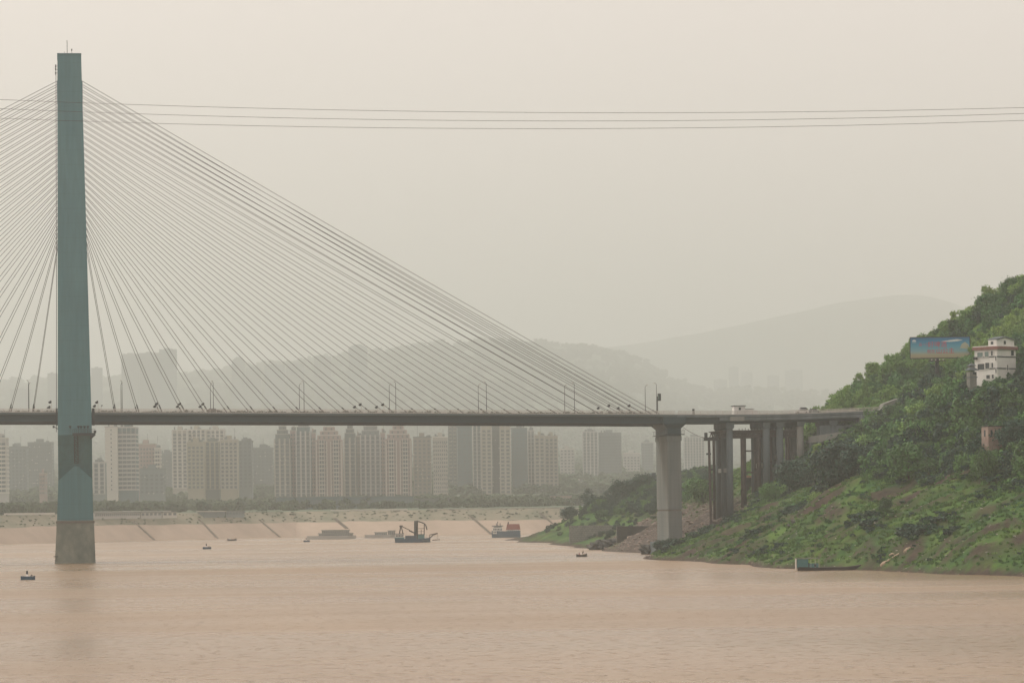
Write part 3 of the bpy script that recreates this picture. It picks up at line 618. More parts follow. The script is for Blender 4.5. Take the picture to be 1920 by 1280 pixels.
# ------------------------------------------------------------------ cars
def car(loc, rz, paint, label, tall=1.5):
    t = thing('car', label, 'car', loc, rz)
    m = MB(); h = tall
    prof = [(-2.15,.35),(2.1,.35),(2.2,.6),(2.1,.85),(1.15,.95),(.55,h),(-1.3,h),(-1.95,.98),(-2.2,.9)]
    m.loft([[(x,-.82,z) for x,z in prof],[(x,.82,z) for x,z in prof]]); m.build('body', paint, t)
    for s in (-1,1):
        m = MB(); m.quad((.98,s*.84,.98),(.5,s*.84,h-.1),(-1.2,s*.84,h-.1),(-1.7,s*.84,1.0)); m.build('side_window', M['glass'], t)
    m = MB(); m.quad((1.17,-.7,.99),(1.17,.7,.99),(.62,.65,h-.06),(.62,-.65,h-.06)); m.build('windscreen', M['glass'], t)
    for x in (-1.35,1.35):
        for s in (-.83,.83):
            m = MB(); m.tube([(x,s-.1,.32),(x,s+.1,.32)], .32, 12); m.build('wheel', M['tyre'], t)
def deckpos(px, lane):
    x = bx(px); return (x, YC+lane+abend(x), deck_z(x)+.07)
car(deckpos(1512,-4), math.pi, mat('dark_car_paint',(.02,.012,.012),(.03,.02,.02),.5,.3), 'dark van-like car on the viaduct near the hillside', 2.1)
car(deckpos(1506,-8.6), math.pi, mat('white_car_paint',(.7,.68,.64),(.74,.72,.68),.5,.3), 'low white car in front of the dark car on the viaduct', 1.45)
car(deckpos(1536,-2), 0, mat('grey_car_paint',(.12,.15,.15),(.16,.19,.19),.5,.3), 'grey-green car at the hill end of the viaduct', 1.6)
car(deckpos(401,-9.2), 0, mat('black_car_paint',(.012,.014,.016),(.02,.022,.024),.5,.3), 'black car on the bridge deck beside the second lamp pair', 1.4)
# white site hut on the far side of the viaduct
hx, hz0 = bx(1396), deck_z(bx(1396))
SH_ = thing('site_hut', 'small white flat-roofed hut with stepped roof on the viaduct', 'hut', (hx, YC+5, hz0+.07))
m = MB(); m.box(0,3.6,0,4,0,3.2); m.build('main_block', M['whitestain'], SH_)
m = MB(); m.box(3.6,6.4,.3,3.8,0,2.2); m.build('middle_block', M['whitestain'], SH_)
m = MB(); m.box(6.4,7.8,.5,3.6,0,1.8); m.build('low_block', M['whitestain'], SH_)
m = MB(); m.box(-.3,3.9,-.3,4.3,3.2,3.4); m.build('roof_slab', M['concrete_dark'], SH_)
m = MB(); m.box(3.6,6.5,.1,4,2.2,2.32); m.build('roof_slab', M['concrete_dark'], SH_)
m = MB(); m.box(1.5,2.2,-.03,.02,1.9,2.7); m.build('window', M['glass'], SH_)
# power lines in front of the pylon
for py0, pym, py1, xm_, w_ in ((187,211.5,202,1050,'uppermost'),(204,227,213,1000,'middle'),(222,241.5,226,980,'lowest')):
    vv_ = 900; pts_ = []
    cf = np.polyfit([0,xm_,1920],[py0,pym,py1],2)
    for px in range(-700, 2701, 100): pts_.append(P(px, float(np.polyval(cf, px)), vv_))
    m = MB(); m.tube(pts_, .055, 5); tag(m.build('power_line', M['cable']), f'{w_} of the three thin power lines crossing the sky before the pylon', 'power line', 'power lines')

# ================================================================== VEGETATION
def crown_mesh(name, n_clump, n_leaf, leaf, rx, rz, m, seed, base=.0, lean=0.0):
    """leaf-sized faces in clumps through an uneven crown; base at z=0, height about 2*rz"""
    rg_ = np.random.default_rng(seed); V = []; 
    for k in range(n_clump):
        d = rg_.normal(size=3); d /= np.linalg.norm(d); rr = rg_.uniform(.35,1.0)**.6
        c = d*rr*np.array([rx,rx,rz])*rg_.uniform(.75,1.12); c[2] = c[2]*.95+rz*(1.0+base); c[0] += lean*c[2]
        cr_ = rg_.uniform(.20,.36)*min(rx,rz)
        q = rg_.normal(size=(n_leaf,3))*cr_*.62; q[:,2] *= .8
        ctr = c+q
        nrm = q/np.maximum(np.linalg.norm(q,axis=1)[:,None],1e-6)+rg_.normal(size=(n_leaf,3))*.55+np.array([0,0,.35]); nrm /= np.linalg.norm(nrm,axis=1)[:,None]
        t_ = np.cross(nrm, rg_.normal(size=(n_leaf,3))); t_ /= np.linalg.norm(t_,axis=1)[:,None]; b_ = np.cross(nrm,t_)
        s = leaf*rg_.uniform(.6,1.35,size=(n_leaf,1)); 
        V.append(np.stack([ctr-t_*s, ctr-b_*s*.55, ctr+t_*s, ctr+b_*s*.55],1))
    V = np.concatenate(V).reshape(-1,3); n = len(V)//4
    me = bpy.data.meshes.new(name); me.vertices.add(len(V)); me.vertices.foreach_set('co', V.reshape(-1).astype(np.float32))
    me.loops.add(4*n); me.loops.foreach_set('vertex_index', np.arange(4*n,dtype=np.int32)); me.polygons.add(n)
    me.polygons.foreach_set('loop_start', np.arange(0,4*n,4,dtype=np.int32)); me.polygons.foreach_set('loop_total', np.full(n,4,np.int32))
    me.update(calc_edges=True); me.materials.append(m); return me
def trunk_mesh(name, h, r, seed, limbs=5):
    rg_ = random.Random(seed); m = MB(); lean = Vector((rg_.uniform(-.12,.12), rg_.uniform(-.12,.12), 1))
    m.tube([Vector((0,0,-1)), lean*h*.35, lean*h*.7, lean*h], [r*1.25,r,r*.7,r*.3], 7)
    for k in range(limbs):
        a = rg_.uniform(0,6.28); z = h*rg_.uniform(.4,.85); s = lean*z; e = s+Vector((math.cos(a),math.sin(a),.9))*h*rg_.uniform(.22,.4)
        m.tube([s,(s+e)/2+Vector((0,0,.15)),e],[r*.5,r*.35,r*.12],5)
    me = bpy.data.meshes.new(name); me.from_pydata(m.v,[],m.f); me.materials.append(M['bark']); me.update(); return me
def proto_collection(name, meshes):
    c = bpy.data.collections.new(name)
    for i, me in enumerate(meshes): c.objects.link(bpy.data.objects.new(f'{name}_{i:02d}', me))
    return c
def scatter(name, label, items, coll, parent=None):
    """items: (point, scale(x,y,z), rotation, index) -> ONE stuff object that instances leaf clumps on points"""
    me = bpy.data.meshes.new(name); me.from_pydata([tuple(i[0]) for i in items], [], [])
    a = me.attributes.new('scl','FLOAT_VECTOR','POINT'); a.data.foreach_set('vector', np.array([i[1] for i in items],np.float32).reshape(-1))
    a = me.attributes.new('rot','FLOAT_VECTOR','POINT'); a.data.foreach_set('vector', np.array([(0,0,i[2]) for i in items],np.float32).reshape(-1))
    a = me.attributes.new('pick','INT','POINT'); a.data.foreach_set('value', np.array([i[3] for i in items],np.int32))
    o = link(name, me, parent); md = o.modifiers.new('scatter','NODES')
    ng = bpy.data.node_groups.new(name+'_nodes','GeometryNodeTree'); md.node_group = ng
    ng.interface.new_socket('Geometry', in_out='INPUT', socket_type='NodeSocketGeometry'); ng.interface.new_socket('Geometry', in_out='OUTPUT', socket_type='NodeSocketGeometry')
    n = ng.nodes; l = ng.links; gi = n.new('NodeGroupInput'); go = n.new('NodeGroupOutput')
    ci = n.new('GeometryNodeCollectionInfo'); ci.inputs['Collection'].default_value = coll; ci.inputs['Separate Children'].default_value = True; ci.inputs['Reset Children'].default_value = True
    ip = n.new('GeometryNodeInstanceOnPoints'); ip.inputs['Pick Instance'].default_value = True
    def na(k, t_): 
        x = n.new('GeometryNodeInputNamedAttribute'); x.data_type = t_; x.inputs['Name'].default_value = k; return x.outputs['Attribute']
    l.new(gi.outputs[0], ip.inputs['Points']); l.new(ci.outputs[0], ip.inputs['Instance']); l.new(na('pick','INT'), ip.inputs['Instance Index'])
    rot = n.new('FunctionNodeEulerToRotation'); l.new(na('rot','FLOAT_VECTOR'), rot.inputs[0]); l.new(rot.outputs[0], ip.inputs['Rotation'])
    l.new(na('scl','FLOAT_VECTOR'), ip.inputs['Scale']); l.new(ip.outputs[0], go.inputs[0])
    if parent is None: tag(o, label, kind='stuff')
    else: o['kind'] = 'stuff'
    return o
# unit crowns: radius ~1, height ~2
CR = [crown_mesh(f'crown_{i}', (34,28,38,24)[i], 34, (.12,.13,.12,.14)[i], (1.0,1.15,.8,1.0)[i], (1.0,.75,1.3,1.1)[i], M['leaf'], 100+i) for i in range(4)]
CR += [crown_mesh(f'crown_{4+i}', (34,26,38)[i], 34, .12, (1.0,1.2,.85)[i], (1.0,.8,1.2)[i], M['leafdark'], 200+i) for i in range(3)]
CR += [crown_mesh(f'crown_{7+i}', (30,24,34)[i], 34, .125, (1.0,.7,1.1)[i], (1.0,1.4,.8)[i], M['leafpale'], 300+i) for i in range(3)]
woodc = proto_collection('wood_crowns', CR)
def slope_mask(px, py):     # True where the photo shows woodland on the near hill
    edge = float(np.interp(px, [1280,1400,1450,1560,1640,1700,1800,1920], [0,0,868,858,880,892,880,905]))
    return py < edge
wood = []; rgw = np.random.default_rng(3)
def project(p):
    d = p-CAM; v = d.dot(FWD); a = d.dot(RIGHT)/v; b = d.z/v
    return CX+F*(a*cr-b*sr), HY-F*(a*sr+b*cr)
KEEP = [(1822,1915,640,722),(1700,1822,630,690),(1842,1890,795,850),(1808,1836,678,722)]
def blocked(px, py_top, py_bot, v):
    if 1270 < px < 1660 and v < 1115 and py_top < 815 and py_bot > 700: return True      # keep the road and viaduct clear
    for a, b, c, d in KEEP:
        if a-6 < px < b+4 and py_top < d and py_bot > c: return True
    return False
def near_deck(p): return YN-12 < p.y < YFAR+2 and p.x < bx(1645)
for _ in range(16000):
    u, v = rgw.uniform(40,235), rgw.uniform(720,1330); z = hz(u, v)
    if z < 9: continue
    p = fuv(u, v, z); px, py = project(p)
    if px < 1270 or px > 1990: continue
    if not slope_mask(px, py): continue
    if near_deck(p) and z > 26: continue
    upper = v > 1070 or py < 690
    s = rgw.choice([rgw.uniform(1.0,2.0), rgw.uniform(1.8,3.6)]) if not upper else rgw.choice([rgw.uniform(1.1,1.9), rgw.uniform(1.6,2.9)])
    h = s*rgw.uniform(.8,1.25)
    top = project(p+UP*2*h)[1]
    hide = any(a-4 < px < b+4 and top < d-4 and v < vb+12 for (a,b,c,d,vb) in ((1822,1915,640,716,935),(1703,1800,628,684,1066),(1846,1888,796,838,852),(1809,1834,676,712,928)))
    if hide:
        if v < 880 or rgw.random() < .3: continue
        s = rgw.uniform(.6,1.1); h = s*.8
        if project(p+UP*1.6*h)[1] < 703 and px < 1890: continue
    if 1270 < px < 1625 and v < 1112 and top < (845 if px < 1530 else 832): continue
    pn = float(fbm(np.array(u/32), np.array(v/45), 3, 17))
    if upper: idx = rgw.choice([0,1,7,8,9,9,8,7]) if pn > .38 else rgw.choice([0,1,4,2,3])
    else: idx = rgw.choice([0,1,2,3,7]) if pn > .5 else rgw.choice([4,5,6,0,1,2])
    wood.append((p-UP*.35*h, (s, s, h), rgw.uniform(0,6.28), int(idx)))
    if len(wood) >= 5600: break
scatter('hillside_wood', 'dense green wood covering the upper hillside on the right', wood, woodc)
# grass tufts and weeds on the lower slope
def tuft_mesh(name, n, seed, m, h=.5, w_=.55):
    rg_ = np.random.default_rng(seed); mb = MB()
    for k in range(n):
        a = rg_.uniform(0,6.28); r_ = rg_.uniform(0,w_); x, y = math.cos(a)*r_, math.sin(a)*r_; hh = h*rg_.uniform(.5,1.2); ln = rg_.uniform(-.3,.3,2); wd = .10; b = rg_.uniform(0,3.14)
        dx, dy = math.cos(b)*wd, math.sin(b)*wd; mb.quad((x-dx,y-dy,-.05),(x+dx,y+dy,-.05),(x+ln[0]+dx*.3,y+ln[1]+dy*.3,hh),(x+ln[0]-dx*.3,y+ln[1]-dy*.3,hh))
    me = bpy.data.meshes.new(name); me.from_pydata(mb.v,[],mb.f); me.materials.append(m); me.update(); return me
tufts = proto_collection('tufts', [tuft_mesh('tuft_0',34,1,M['grass']), tuft_mesh('tuft_1',34,2,M['grass'],.7), tuft_mesh('tuft_2',30,3,M['leaf'],.8,.7), tuft_mesh('tuft_3',30,4,M['leafpale'],.6,.8), crown_mesh('tuft_4',9,22,.22,.8,.6,M['leaf'],55), crown_mesh('tuft_5',9,22,.22,.8,.6,M['leafdark'],56)])
gr = []
iu = np.clip(((np.arange(1)-U0)/DU).astype(int),0,1)
for _ in range(60000):
    u, v = rgw.uniform(20,190), rgw.uniform(680,1330); z = hz(u, v)
    if z < .8 or z > 45: continue
    p = fuv(u, v, z); px, py = project(p)
    if px < 1190 or px > 1960: continue
    a, b = int((u-U0)/DU), int((v-V0)/DV)
    if rgw.random() < soil[a,b]*.97 or rgw.random() < rub[a,b]*1.1: continue
    wd = slope_mask(px, py-20)
    s = rgw.uniform(.5,1.15); idx = int(rgw.choice([0,1,0,1,0,1,3,2])) if not wd else int(rgw.choice([2,4,5,2,4]))
    if not wd and rgw.random() < .03: idx = int(rgw.choice([4,5]))
    if not wd: s *= .8
    if wd: s *= 1.5
    gr.append((p, (s*1.25,s*1.25,s), rgw.uniform(0,6.28), idx))
    if len(gr) >= 21000: break
for _ in range(9000):
    u, v = rgw.uniform(30,150), rgw.uniform(720,1080); z = hz(u, v)
    if z < 1.5 or z > 30: continue
    nn = float(fbm(np.array(u/11), np.array(v/17), 3, 71))
    if nn < .57: continue
    p = fuv(u, v, z); px, py = project(p)
    if px < 1230 or px > 1960: continue
    s = rgw.uniform(.7,1.7)*min(1.3,(nn-.5)*9); gr.append((p-UP*.3*s, (s*1.3,s*1.3,s), rgw.uniform(0,6.28), int(rgw.choice([4,5,5]))))
scatter('slope_grass', 'rough green grass and weeds covering the lower river slope', gr, tufts)
# single trees that stand out
TRK = [trunk_mesh('trunk_a', 1.4, .06, 1), trunk_mesh('trunk_b', 1.4, .05, 2)]
HERO = {k: crown_mesh('hero_'+k, nc, nl, .085, 1.0, 1.0, M[mm], sd) for k, nc, nl, mm, sd in (('dark',80,80,'leafdark',11),('dark2',72,80,'leafdark',12),('green',66,75,'leaf',13),('pale',56,65,'leafpale',14),('open',15,60,'leafdark',15),('green2',60,75,'leaf',16))}
def tree(px, py_base, v, height, radius, kind, label, lift=None, name='tree', cat='tree'):
    if v is None: p = gpx(px, py_base)
    else:
        p = P(px, py_base, v); u_, v_ = uv(p)
        if v < 1760 and U0 < u_ < U1: p.z = hz(u_, v_)
    lift = (.3 if kind == 'open' else .10) if lift is None else lift
    t = thing(name, label, cat, p, random.uniform(0,6.28), 'trees that stand out along the banks')
    tr = link('trunk', random.choice(TRK), t); tr.scale = (height*.55,)*3
    c = link('crown', HERO[kind], t); hc = height*(1-lift)/2; c.scale = (radius, radius, hc); c.location = (0,0,height*lift-.1*height); return t
D3 = [
 (1490,912,1022,10.5,5.4,'dark','large round dark tree in front of the viaduct bents'),
 (1572,935,930,14.5,6.8,'dark2','tallest dark spreading tree on the slope below the viaduct'),
 (1608,925,925,9.5,5.0,'dark','dark tree joined to the right side of the tallest dark tree'),
 (1640,905,945,10,5.2,'green','mid green tree right of the dark pair on the slope'),
 (1705,915,885,10.5,5.2,'green2','bushy tree standing at the top edge of the grass slope, centre right'),
 (1668,880,965,9,4.4,'green','feathery green tree below the viaduct abutment'),
 (1625,850,1010,9,3.8,'pale','pale feathery tree just under the viaduct abutment'),
 (1445,925,1040,6.5,3.0,'green','green bush-like tree to the left of the large round dark tree'),
 (1532,945,950,5.5,2.8,'pale','light green small tree between the two big dark trees'),
 (1660,960,845,4.6,1.5,'green2','lone small upright tree in the middle of the grass slope'),
 (1850,918,830,9,2.4,'green','slim upright tree at the grass edge near the right border'),
 (1905,870,845,8,4.2,'dark2','dark tree right of the ruined brick hut'),
 (1775,800,960,7.5,4.6,'dark','dark bushy tree on the slope left of the white house'),
 (1740,790,985,7,4.8,'dark2','dark bushy tree below the billboard'),
 (1762,755,1015,6.5,4.2,'green','dark green tree at the foot of the billboard pole'),
 (1812,655,1050,7,3.0,'green2','green tree overlapping the right end of the billboard'),
 (1898,720,905,5.5,4.0,'dark','dark bush covering the right lower corner of the white house'),
 (1850,735,912,4.2,3.4,'green2','low green bush hiding the foot of the white house'),
 (1746,650,1128,6.8,3.0,'green','round tree on the skyline above the billboard'),
 (1850,598,1140,7.5,3.2,'green2','tree standing up from the skyline left of the top right corner'),
 (1895,560,1145,8.0,3.4,'green','highest tree on the skyline near the right border'),
 (1675,690,1140,6.0,2.2,'pale','small skyline tree left of the billboard'),
 (1612,738,1160,6.0,2.6,'green2','skyline tree above the end of the viaduct'),
 (1240,1042,1060,3.6,2.4,'dark','dark bush on the bank at the foot of the side pier'),
 (1262,1032,1075,3.2,2.6,'dark2','second dark bush right beside the pier footing'),
 (1320,935,1180,9,4.6,'green','green tree on the bank between side pier and viaduct bents'),
 (1303,930,1230,8,4.4,'green2','green tree just right of the side pier'),
 (1097,952,1590,12.5,4.6,'open','lone tall open-crowned tree on the headland crest'),
 (1068,975,1610,7.5,4.0,'dark','dark bush low on the headland crest left of the lone tree'),
 (1120,945,1580,5.5,4.2,'dark2','dark bush on the headland just right of the lone tree'),
 (1143,935,1568,6.5,3.4,'open','thin open tree on the headland crest'),
 (1166,925,1555,10,5.0,'dark','round dark tree on the headland crest'),
 (1190,922,1550,8.5,5.0,'dark2','dark tree between the round tree and the grey house on the headland'),
 (1206,918,1545,9.0,4.6,'dark','dark tree next to the grey house on the headland'),
 (1216,940,1500,6.0,4.0,'green','green bush below the grey house behind the side pier'),
 (1130,960,1540,4.6,4.2,'green2','green bush on the headland slope below the crest'),
]
for px, py, v, h, r_, k, lb in D3: tree(px, py, v, h, r_, k, lb)
# headland scrub
hs = []
for _ in range(12000):
    u, v = rgw.uniform(15,120), rgw.uniform(1290,1690); z = hz(u, v)
    if z < 3: continue
    p = fuv(u, v, z); px, py = project(p)
    if px > 1345 or px < 990: continue
    top = z > 12.5
    if not top and rgw.random() > .30: continue
    if rgw.random() < rub[int((u-U0)/DU), int((v-V0)/DV)]: continue
    s = rgw.uniform(1.0,2.3) if top else rgw.uniform(.6,1.2); hs.append((p-UP*.3*s, (s*1.15,s*1.15,s*.9), rgw.uniform(0,6.28), int(rgw.choice([0,4,5,6,5,6,2]))))
    if len(hs) > 2200: break
scatter('headland_scrub', 'dark green scrub covering the headland beyond the side pier', hs, woodc)
# hedge in the deck planters
hd = []
x = bx(-60)
while x < bx(1215):
    if rgw.random() < .8: hd.append((Vector((x,YN+.55,deck_z(x)-.1)), (rgw.uniform(.5,.9),.3,rgw.uniform(.25,.5)), 0, int(rgw.choice([4,5,6]))))
    x += .9
scatter('planter_hedge', 'low dark hedge in the planters along the near edge of the bridge deck', hd, woodc)
# rubble stones
def rock(seed):
    rg_ = random.Random(seed); bm = bmesh.new(); bmesh.ops.create_icosphere(bm, subdivisions=1, radius=.5)
    for v in bm.verts: v.co *= rg_.uniform(.6,1.25); v.co.z *= .7
    me = bpy.data.meshes.new(f'rock_{seed}'); bm.to_mesh(me); bm.free(); me.materials.append(M['rubble']); return me
rocks = proto_collection('rocks', [rock(i) for i in range(5)])
rk = []
for _ in range(90000):
    u, v = rgw.uniform(15,110), rgw.uniform(1020,1345); a, b = int((u-U0)/DU), int((v-V0)/DV); z = Z[a,b]
    if z < .2 or rgw.random() > rub[a,b]: continue
    s = rgw.uniform(.25,.95)**1.3; s = s*(rgw.uniform(1.8,3.2) if rgw.random() < .10 else 1)
    rk.append((fuv(u,v,hz(u,v)), (s*rgw.uniform(.7,1.6),s,s*rgw.uniform(.5,1)), rgw.uniform(0,6.28), int(rgw.integers(5))))
    if len(rk) > 5000: break
for _ in range(30000):
    u, v = rgw.uniform(30,130), rgw.uniform(700,1080); z = hz(u,v)
    if .05 < z < 1.6 and rgw.random() < .25 or (z > 1 and z < 14 and rgw.random() < .006):
        s = rgw.uniform(.2,.7); rk.append((fuv(u,v,z), (s*1.3,s,s*.7), rgw.uniform(0,6.28), int(rgw.integers(5))))
for _ in range(900):
    u, v = rgw.uniform(40,130), rgw.uniform(740,1060); z = hz(u,v)
    if z < .6 or z > 17: continue
    s = rgw.uniform(.25,.6); rk.append((fuv(u,v,z+.1), (s*1.5,s,s*.6), rgw.uniform(0,6.28), 5))
pale_rock = rock(77); pale_rock.materials.clear(); pale_rock.materials.append(mat('pale_stone',(.30,.28,.25),(.46,.43,.38),.5,.9)); rocks.objects.link(bpy.data.objects.new('rocks_05', pale_rock))
scatter('rubble', 'broken brick and concrete rubble spilled around the side pier and shore', rk, rocks)

# ================================================================== THINGS ON THE HILL
def text_mesh(body, size, parent, loc, m, name, ext=.02):
    c = bpy.data.curves.new(name,'FONT'); c.body = body; c.size = size; c.extrude = ext;  c.align_x = 'CENTER'
    to = bpy.data.objects.new(name, c); COL.objects.link(to); bpy.context.view_layer.update()
    me = bpy.data.meshes.new_from_object(to.evaluated_get(bpy.context.evaluated_depsgraph_get())); COL.objects.unlink(to); bpy.data.objects.remove(to)
    me.materials.clear(); me.materials.append(m); o = link(name, me, parent); o.location = loc; o.rotation_euler = (math.pi/2,0,0); return o
vb = 1065; s_b = F/vb
bp_ = P(1757, 700, vb); u_, v_ = uv(bp_); zg = hz(u_, v_)
BB = thing('billboard', 'large blue and sand coloured beer billboard on a single pole on the hillside', 'billboard', (bp_.x,bp_.y,zg), -YAW-R(6))
zb0 = P(1757,670.5,vb).z-zg; zb1 = P(1757,632.5,vb).z-zg; hw0 = (1757-1708)/s_b; hw1 = (1818-1757)/s_b
def billboard_print():
    m = bpy.data.materials.new('billboard_print'); m.use_nodes = True; n = m.node_tree.nodes; l = m.node_tree.links; b = n['Principled BSDF']; b.inputs['Roughness'].default_value = .5
    tc = n.new('ShaderNodeTexCoord'); sx = n.new('ShaderNodeSeparateXYZ'); l.new(tc.outputs['Generated'], sx.inputs[0])
    r = n.new('ShaderNodeValToRGB'); l.new(sx.outputs['Z'], r.inputs['Fac']); e = r.color_ramp.elements
    e[0].position = 0; e[0].color = (.27,.25,.14,1); e[1].position = 1; e[1].color = (.003,.10,.24,1)
    for p_, c_ in ((.16,(.30,.29,.18)),(.32,(.16,.33,.36)),(.6,(.05,.27,.38)),(.85,(.006,.17,.32))): x = e.new(p_); x.color = (*c_,1)
    l.new(r.outputs[0], b.inputs['Base Color']); return m
m = MB(); m.box(-hw0,hw1,-.35,.35,zb0,zb1); m.build('panel', billboard_print(), BB)
m = MB()
for (a,b,c,d) in ((-hw0-.2,hw1+.2,zb1,zb1+.22),(-hw0-.2,hw1+.2,zb0-.22,zb0),(-hw0-.22,-hw0,zb0,zb1),(hw1,hw1+.22,zb0,zb1)): m.box(a,b,-.45,.45,c,d)
m.build('frame', M['steel_dark'], BB)
m = MB(); m.tube([(0,0,-2),(0,0,zb0-.2)], .55, 12); m.build('pole', M['steel_dark'], BB)
m = MB(); m.box(-2.7,2.7,-.9,.9,zb0-1.0,zb0-.75); m.bar((-2.7,-.9,zb0-.2),(2.7,-.9,zb0-.2),.08); m.build('catwalk', M['rust'], BB)
for x in (-1.6,-.4,.8,1.9): 
    m = MB(); m.box(x-.2,x+.2,-1.1,-.8,zb0-.8,zb0-.45); m.build('spotlight', M['rail'], BB)
tm = mat('red_lettering',(.42,.045,.075),(.48,.06,.09),.5,.6); pale = mat('pale_print',(.5,.55,.52),(.6,.62,.58),.5,.6)
hh = zb1-zb0
text_mesh('品一口', 1.05, BB, (-hw0+4.1,-.37,zb0+hh*.60), tm, 'lettering'); text_mesh('好啤酒', 1.95, BB, (-hw0+8.2,-.37,zb0+hh*.54), tm, 'lettering')
text_mesh('就在', 1.25, BB, (-hw0+6.3,-.37,zb0+hh*.25), tm, 'lettering'); text_mesh('山公主', 1.9, BB, (-hw0+10.6,-.37,zb0+hh*.22), tm, 'lettering')
m = MB(); cxl, czl = -hw0+1.15, zb0+hh*.82; m.loft([[(cxl+.62*math.cos(q*math.pi/8), y, czl+.5*math.sin(q*math.pi/8)) for q in range(9)] for y in (-.37,-.35)]); m.build('emblem', pale, BB)
m = MB(); m.box(cxl-.6,cxl+.6,-.37,-.35,czl-.35,czl-.22); m.build('emblem_caption', pale, BB)
m = MB(); m.loft([[(x,y,z) for x,z in ((1.2,zb0+hh*.80),(3.5,zb0+hh*.85),(6.2,zb0+hh*.90),(8.0,zb0+hh*.86),(6.4,zb0+hh*.80),(4.0,zb0+hh*.77))] for y in (-.37,-.35)]); m.build('cloud_print', pale, BB)
m = MB(); m.loft([[(x,y,z) for x,z in ((7.0,zb0+hh*.45),(7.6,zb0+hh*.66),(8.6,zb0+hh*.76),(9.7,zb0+hh*.62),(9.8,zb0+hh*.4))] for y in (-.37,-.35)]); m.build('dome_print', mat('sand_print',(.30,.33,.25),(.36,.37,.27),.5,.6), BB)

# white house (near corner at px 1870)
vh = 928; sh = F/vh; pc_ = P(1870.5,716,vh); zg = pc_.z-1
HS = thing('white_house', 'white three-storey house with red-brown roof band high on the wooded slope', 'house', (pc_.x,pc_.y,0), -YAW+R(45))
def zp(py): return P(1870.5,py,vh).z
Lw, Rw = 7.6, 8.2     # left wing runs along -x... local +y is the left face, +x the right face
z0h, z1h = zp(727), zp(650)
m = MB(); m.box(0,Rw,0,Lw,z0h-4,z1h); m.build('wall', M['whitestain'], HS)
m = MB(); m.box(-.45,Rw+.45,-.45,Lw+.45,zp(654.5),zp(648.8)); m.build('roof_band', M['redtrim'], HS)
m = MB(); m.box(-.3,Rw+.3,-.3,Lw+.3,zp(648.9),zp(647.5)); m.build('roof_slab', M['white'], HS)
z2 = zp(647.4)
pr = [(.3,z2),(Rw-.1,z2),(Rw-.1,zp(636.5)),(Rw*.68,zp(633.5)),(Rw*.5,zp(631.5)),(Rw*.32,zp(633.5)),(.3,zp(636.8))]
m = MB(); m.prism(pr,.4,Lw*.42); m.build('roof_house', M['whitestain'], HS)
m = MB(); m.loft([[(x,y,z+.02) for x,z in pr[2:]]+[(x,y,z+.3) for x,z in reversed(pr[2:])] for y in (.1,Lw*.42+.3)]); m.build('roof_house_coping', M['concrete_dark'], HS)
for py in (669,691):
    z = zp(py); m = MB(); m.box(-.12,Rw+.12,-.12,Lw+.12,z,z+.28); m.build('floor_band', M['girder'], HS)
def win_left(f0, f1, py0, py1, gm='glass'):       # on the face x=0, f measured from the far-left end
    y0, y1 = Lw*(1-f0), Lw*(1-f1); w_ = MB(); w_.box(-.1,.05,y1,y0,zp(py1),zp(py0)); o = w_.build('window', M[gm], HS)
    fr = MB(); 
    for a,b,c,d in ((y1-.1,y0+.1,zp(py1)-.1,zp(py1)),(y1-.1,y0+.1,zp(py0),zp(py0)+.1),(y1-.1,y1,zp(py1),zp(py0)),(y0,y0+.1,zp(py1),zp(py0))): fr.box(-.16,-.0,a,b,c,d)
    fr.build('window_frame', M['white'], o)
def win_right(f0, f1, py0, py1, gm='glass'):
    x0, x1 = Rw*f0, Rw*f1; w_ = MB(); w_.box(x0,x1,-.1,.05,zp(py1),zp(py0)); o = w_.build('window', M[gm], HS)
    fr = MB()
    for a,b,c,d in ((x0-.1,x1+.1,zp(py1)-.1,zp(py1)),(x0-.1,x1+.1,zp(py0),zp(py0)+.1),(x0-.1,x0,zp(py1),zp(py0)),(x1,x1+.1,zp(py1),zp(py0))): fr.box(a,b,-.16,0,c,d)
    fr.build('window_frame', M['white'], o)
win_left(.13,.38,659,668,'glassgreen'); win_left(.46,.64,658,667.5,'glassgreen'); win_left(.73,.82,657,666)
win_left(.14,.44,680.5,691.5); win_left(.48,.66,679,690,'glass'); win_left(.75,.83,679.5,688.5); win_left(.52,.68,702,709); win_left(.76,.85,701.5,709)
win_left(.92,.97,667,676); win_left(.92,.97,690.5,699)
win_right(.72,.88,656,665.5); win_right(.50,.56,683,693)
w_ = MB(); w_.box(Rw*.42,Rw*.52,.28,.42,zp(644.5),zp(638)); w_.build('roof_house_window', M['glass'], HS)
w_ = MB(); w_.box(.2,.34,Lw*.2,Lw*.3,zp(645),zp(639.5)); w_.build('roof_house_window', M['glass'], HS)
m = MB(); m.box(-.9,-.1,Lw*.86,Lw*.98,zp(672),zp(668)); m.build('balcony_unit', M['steel_dark'], HS)
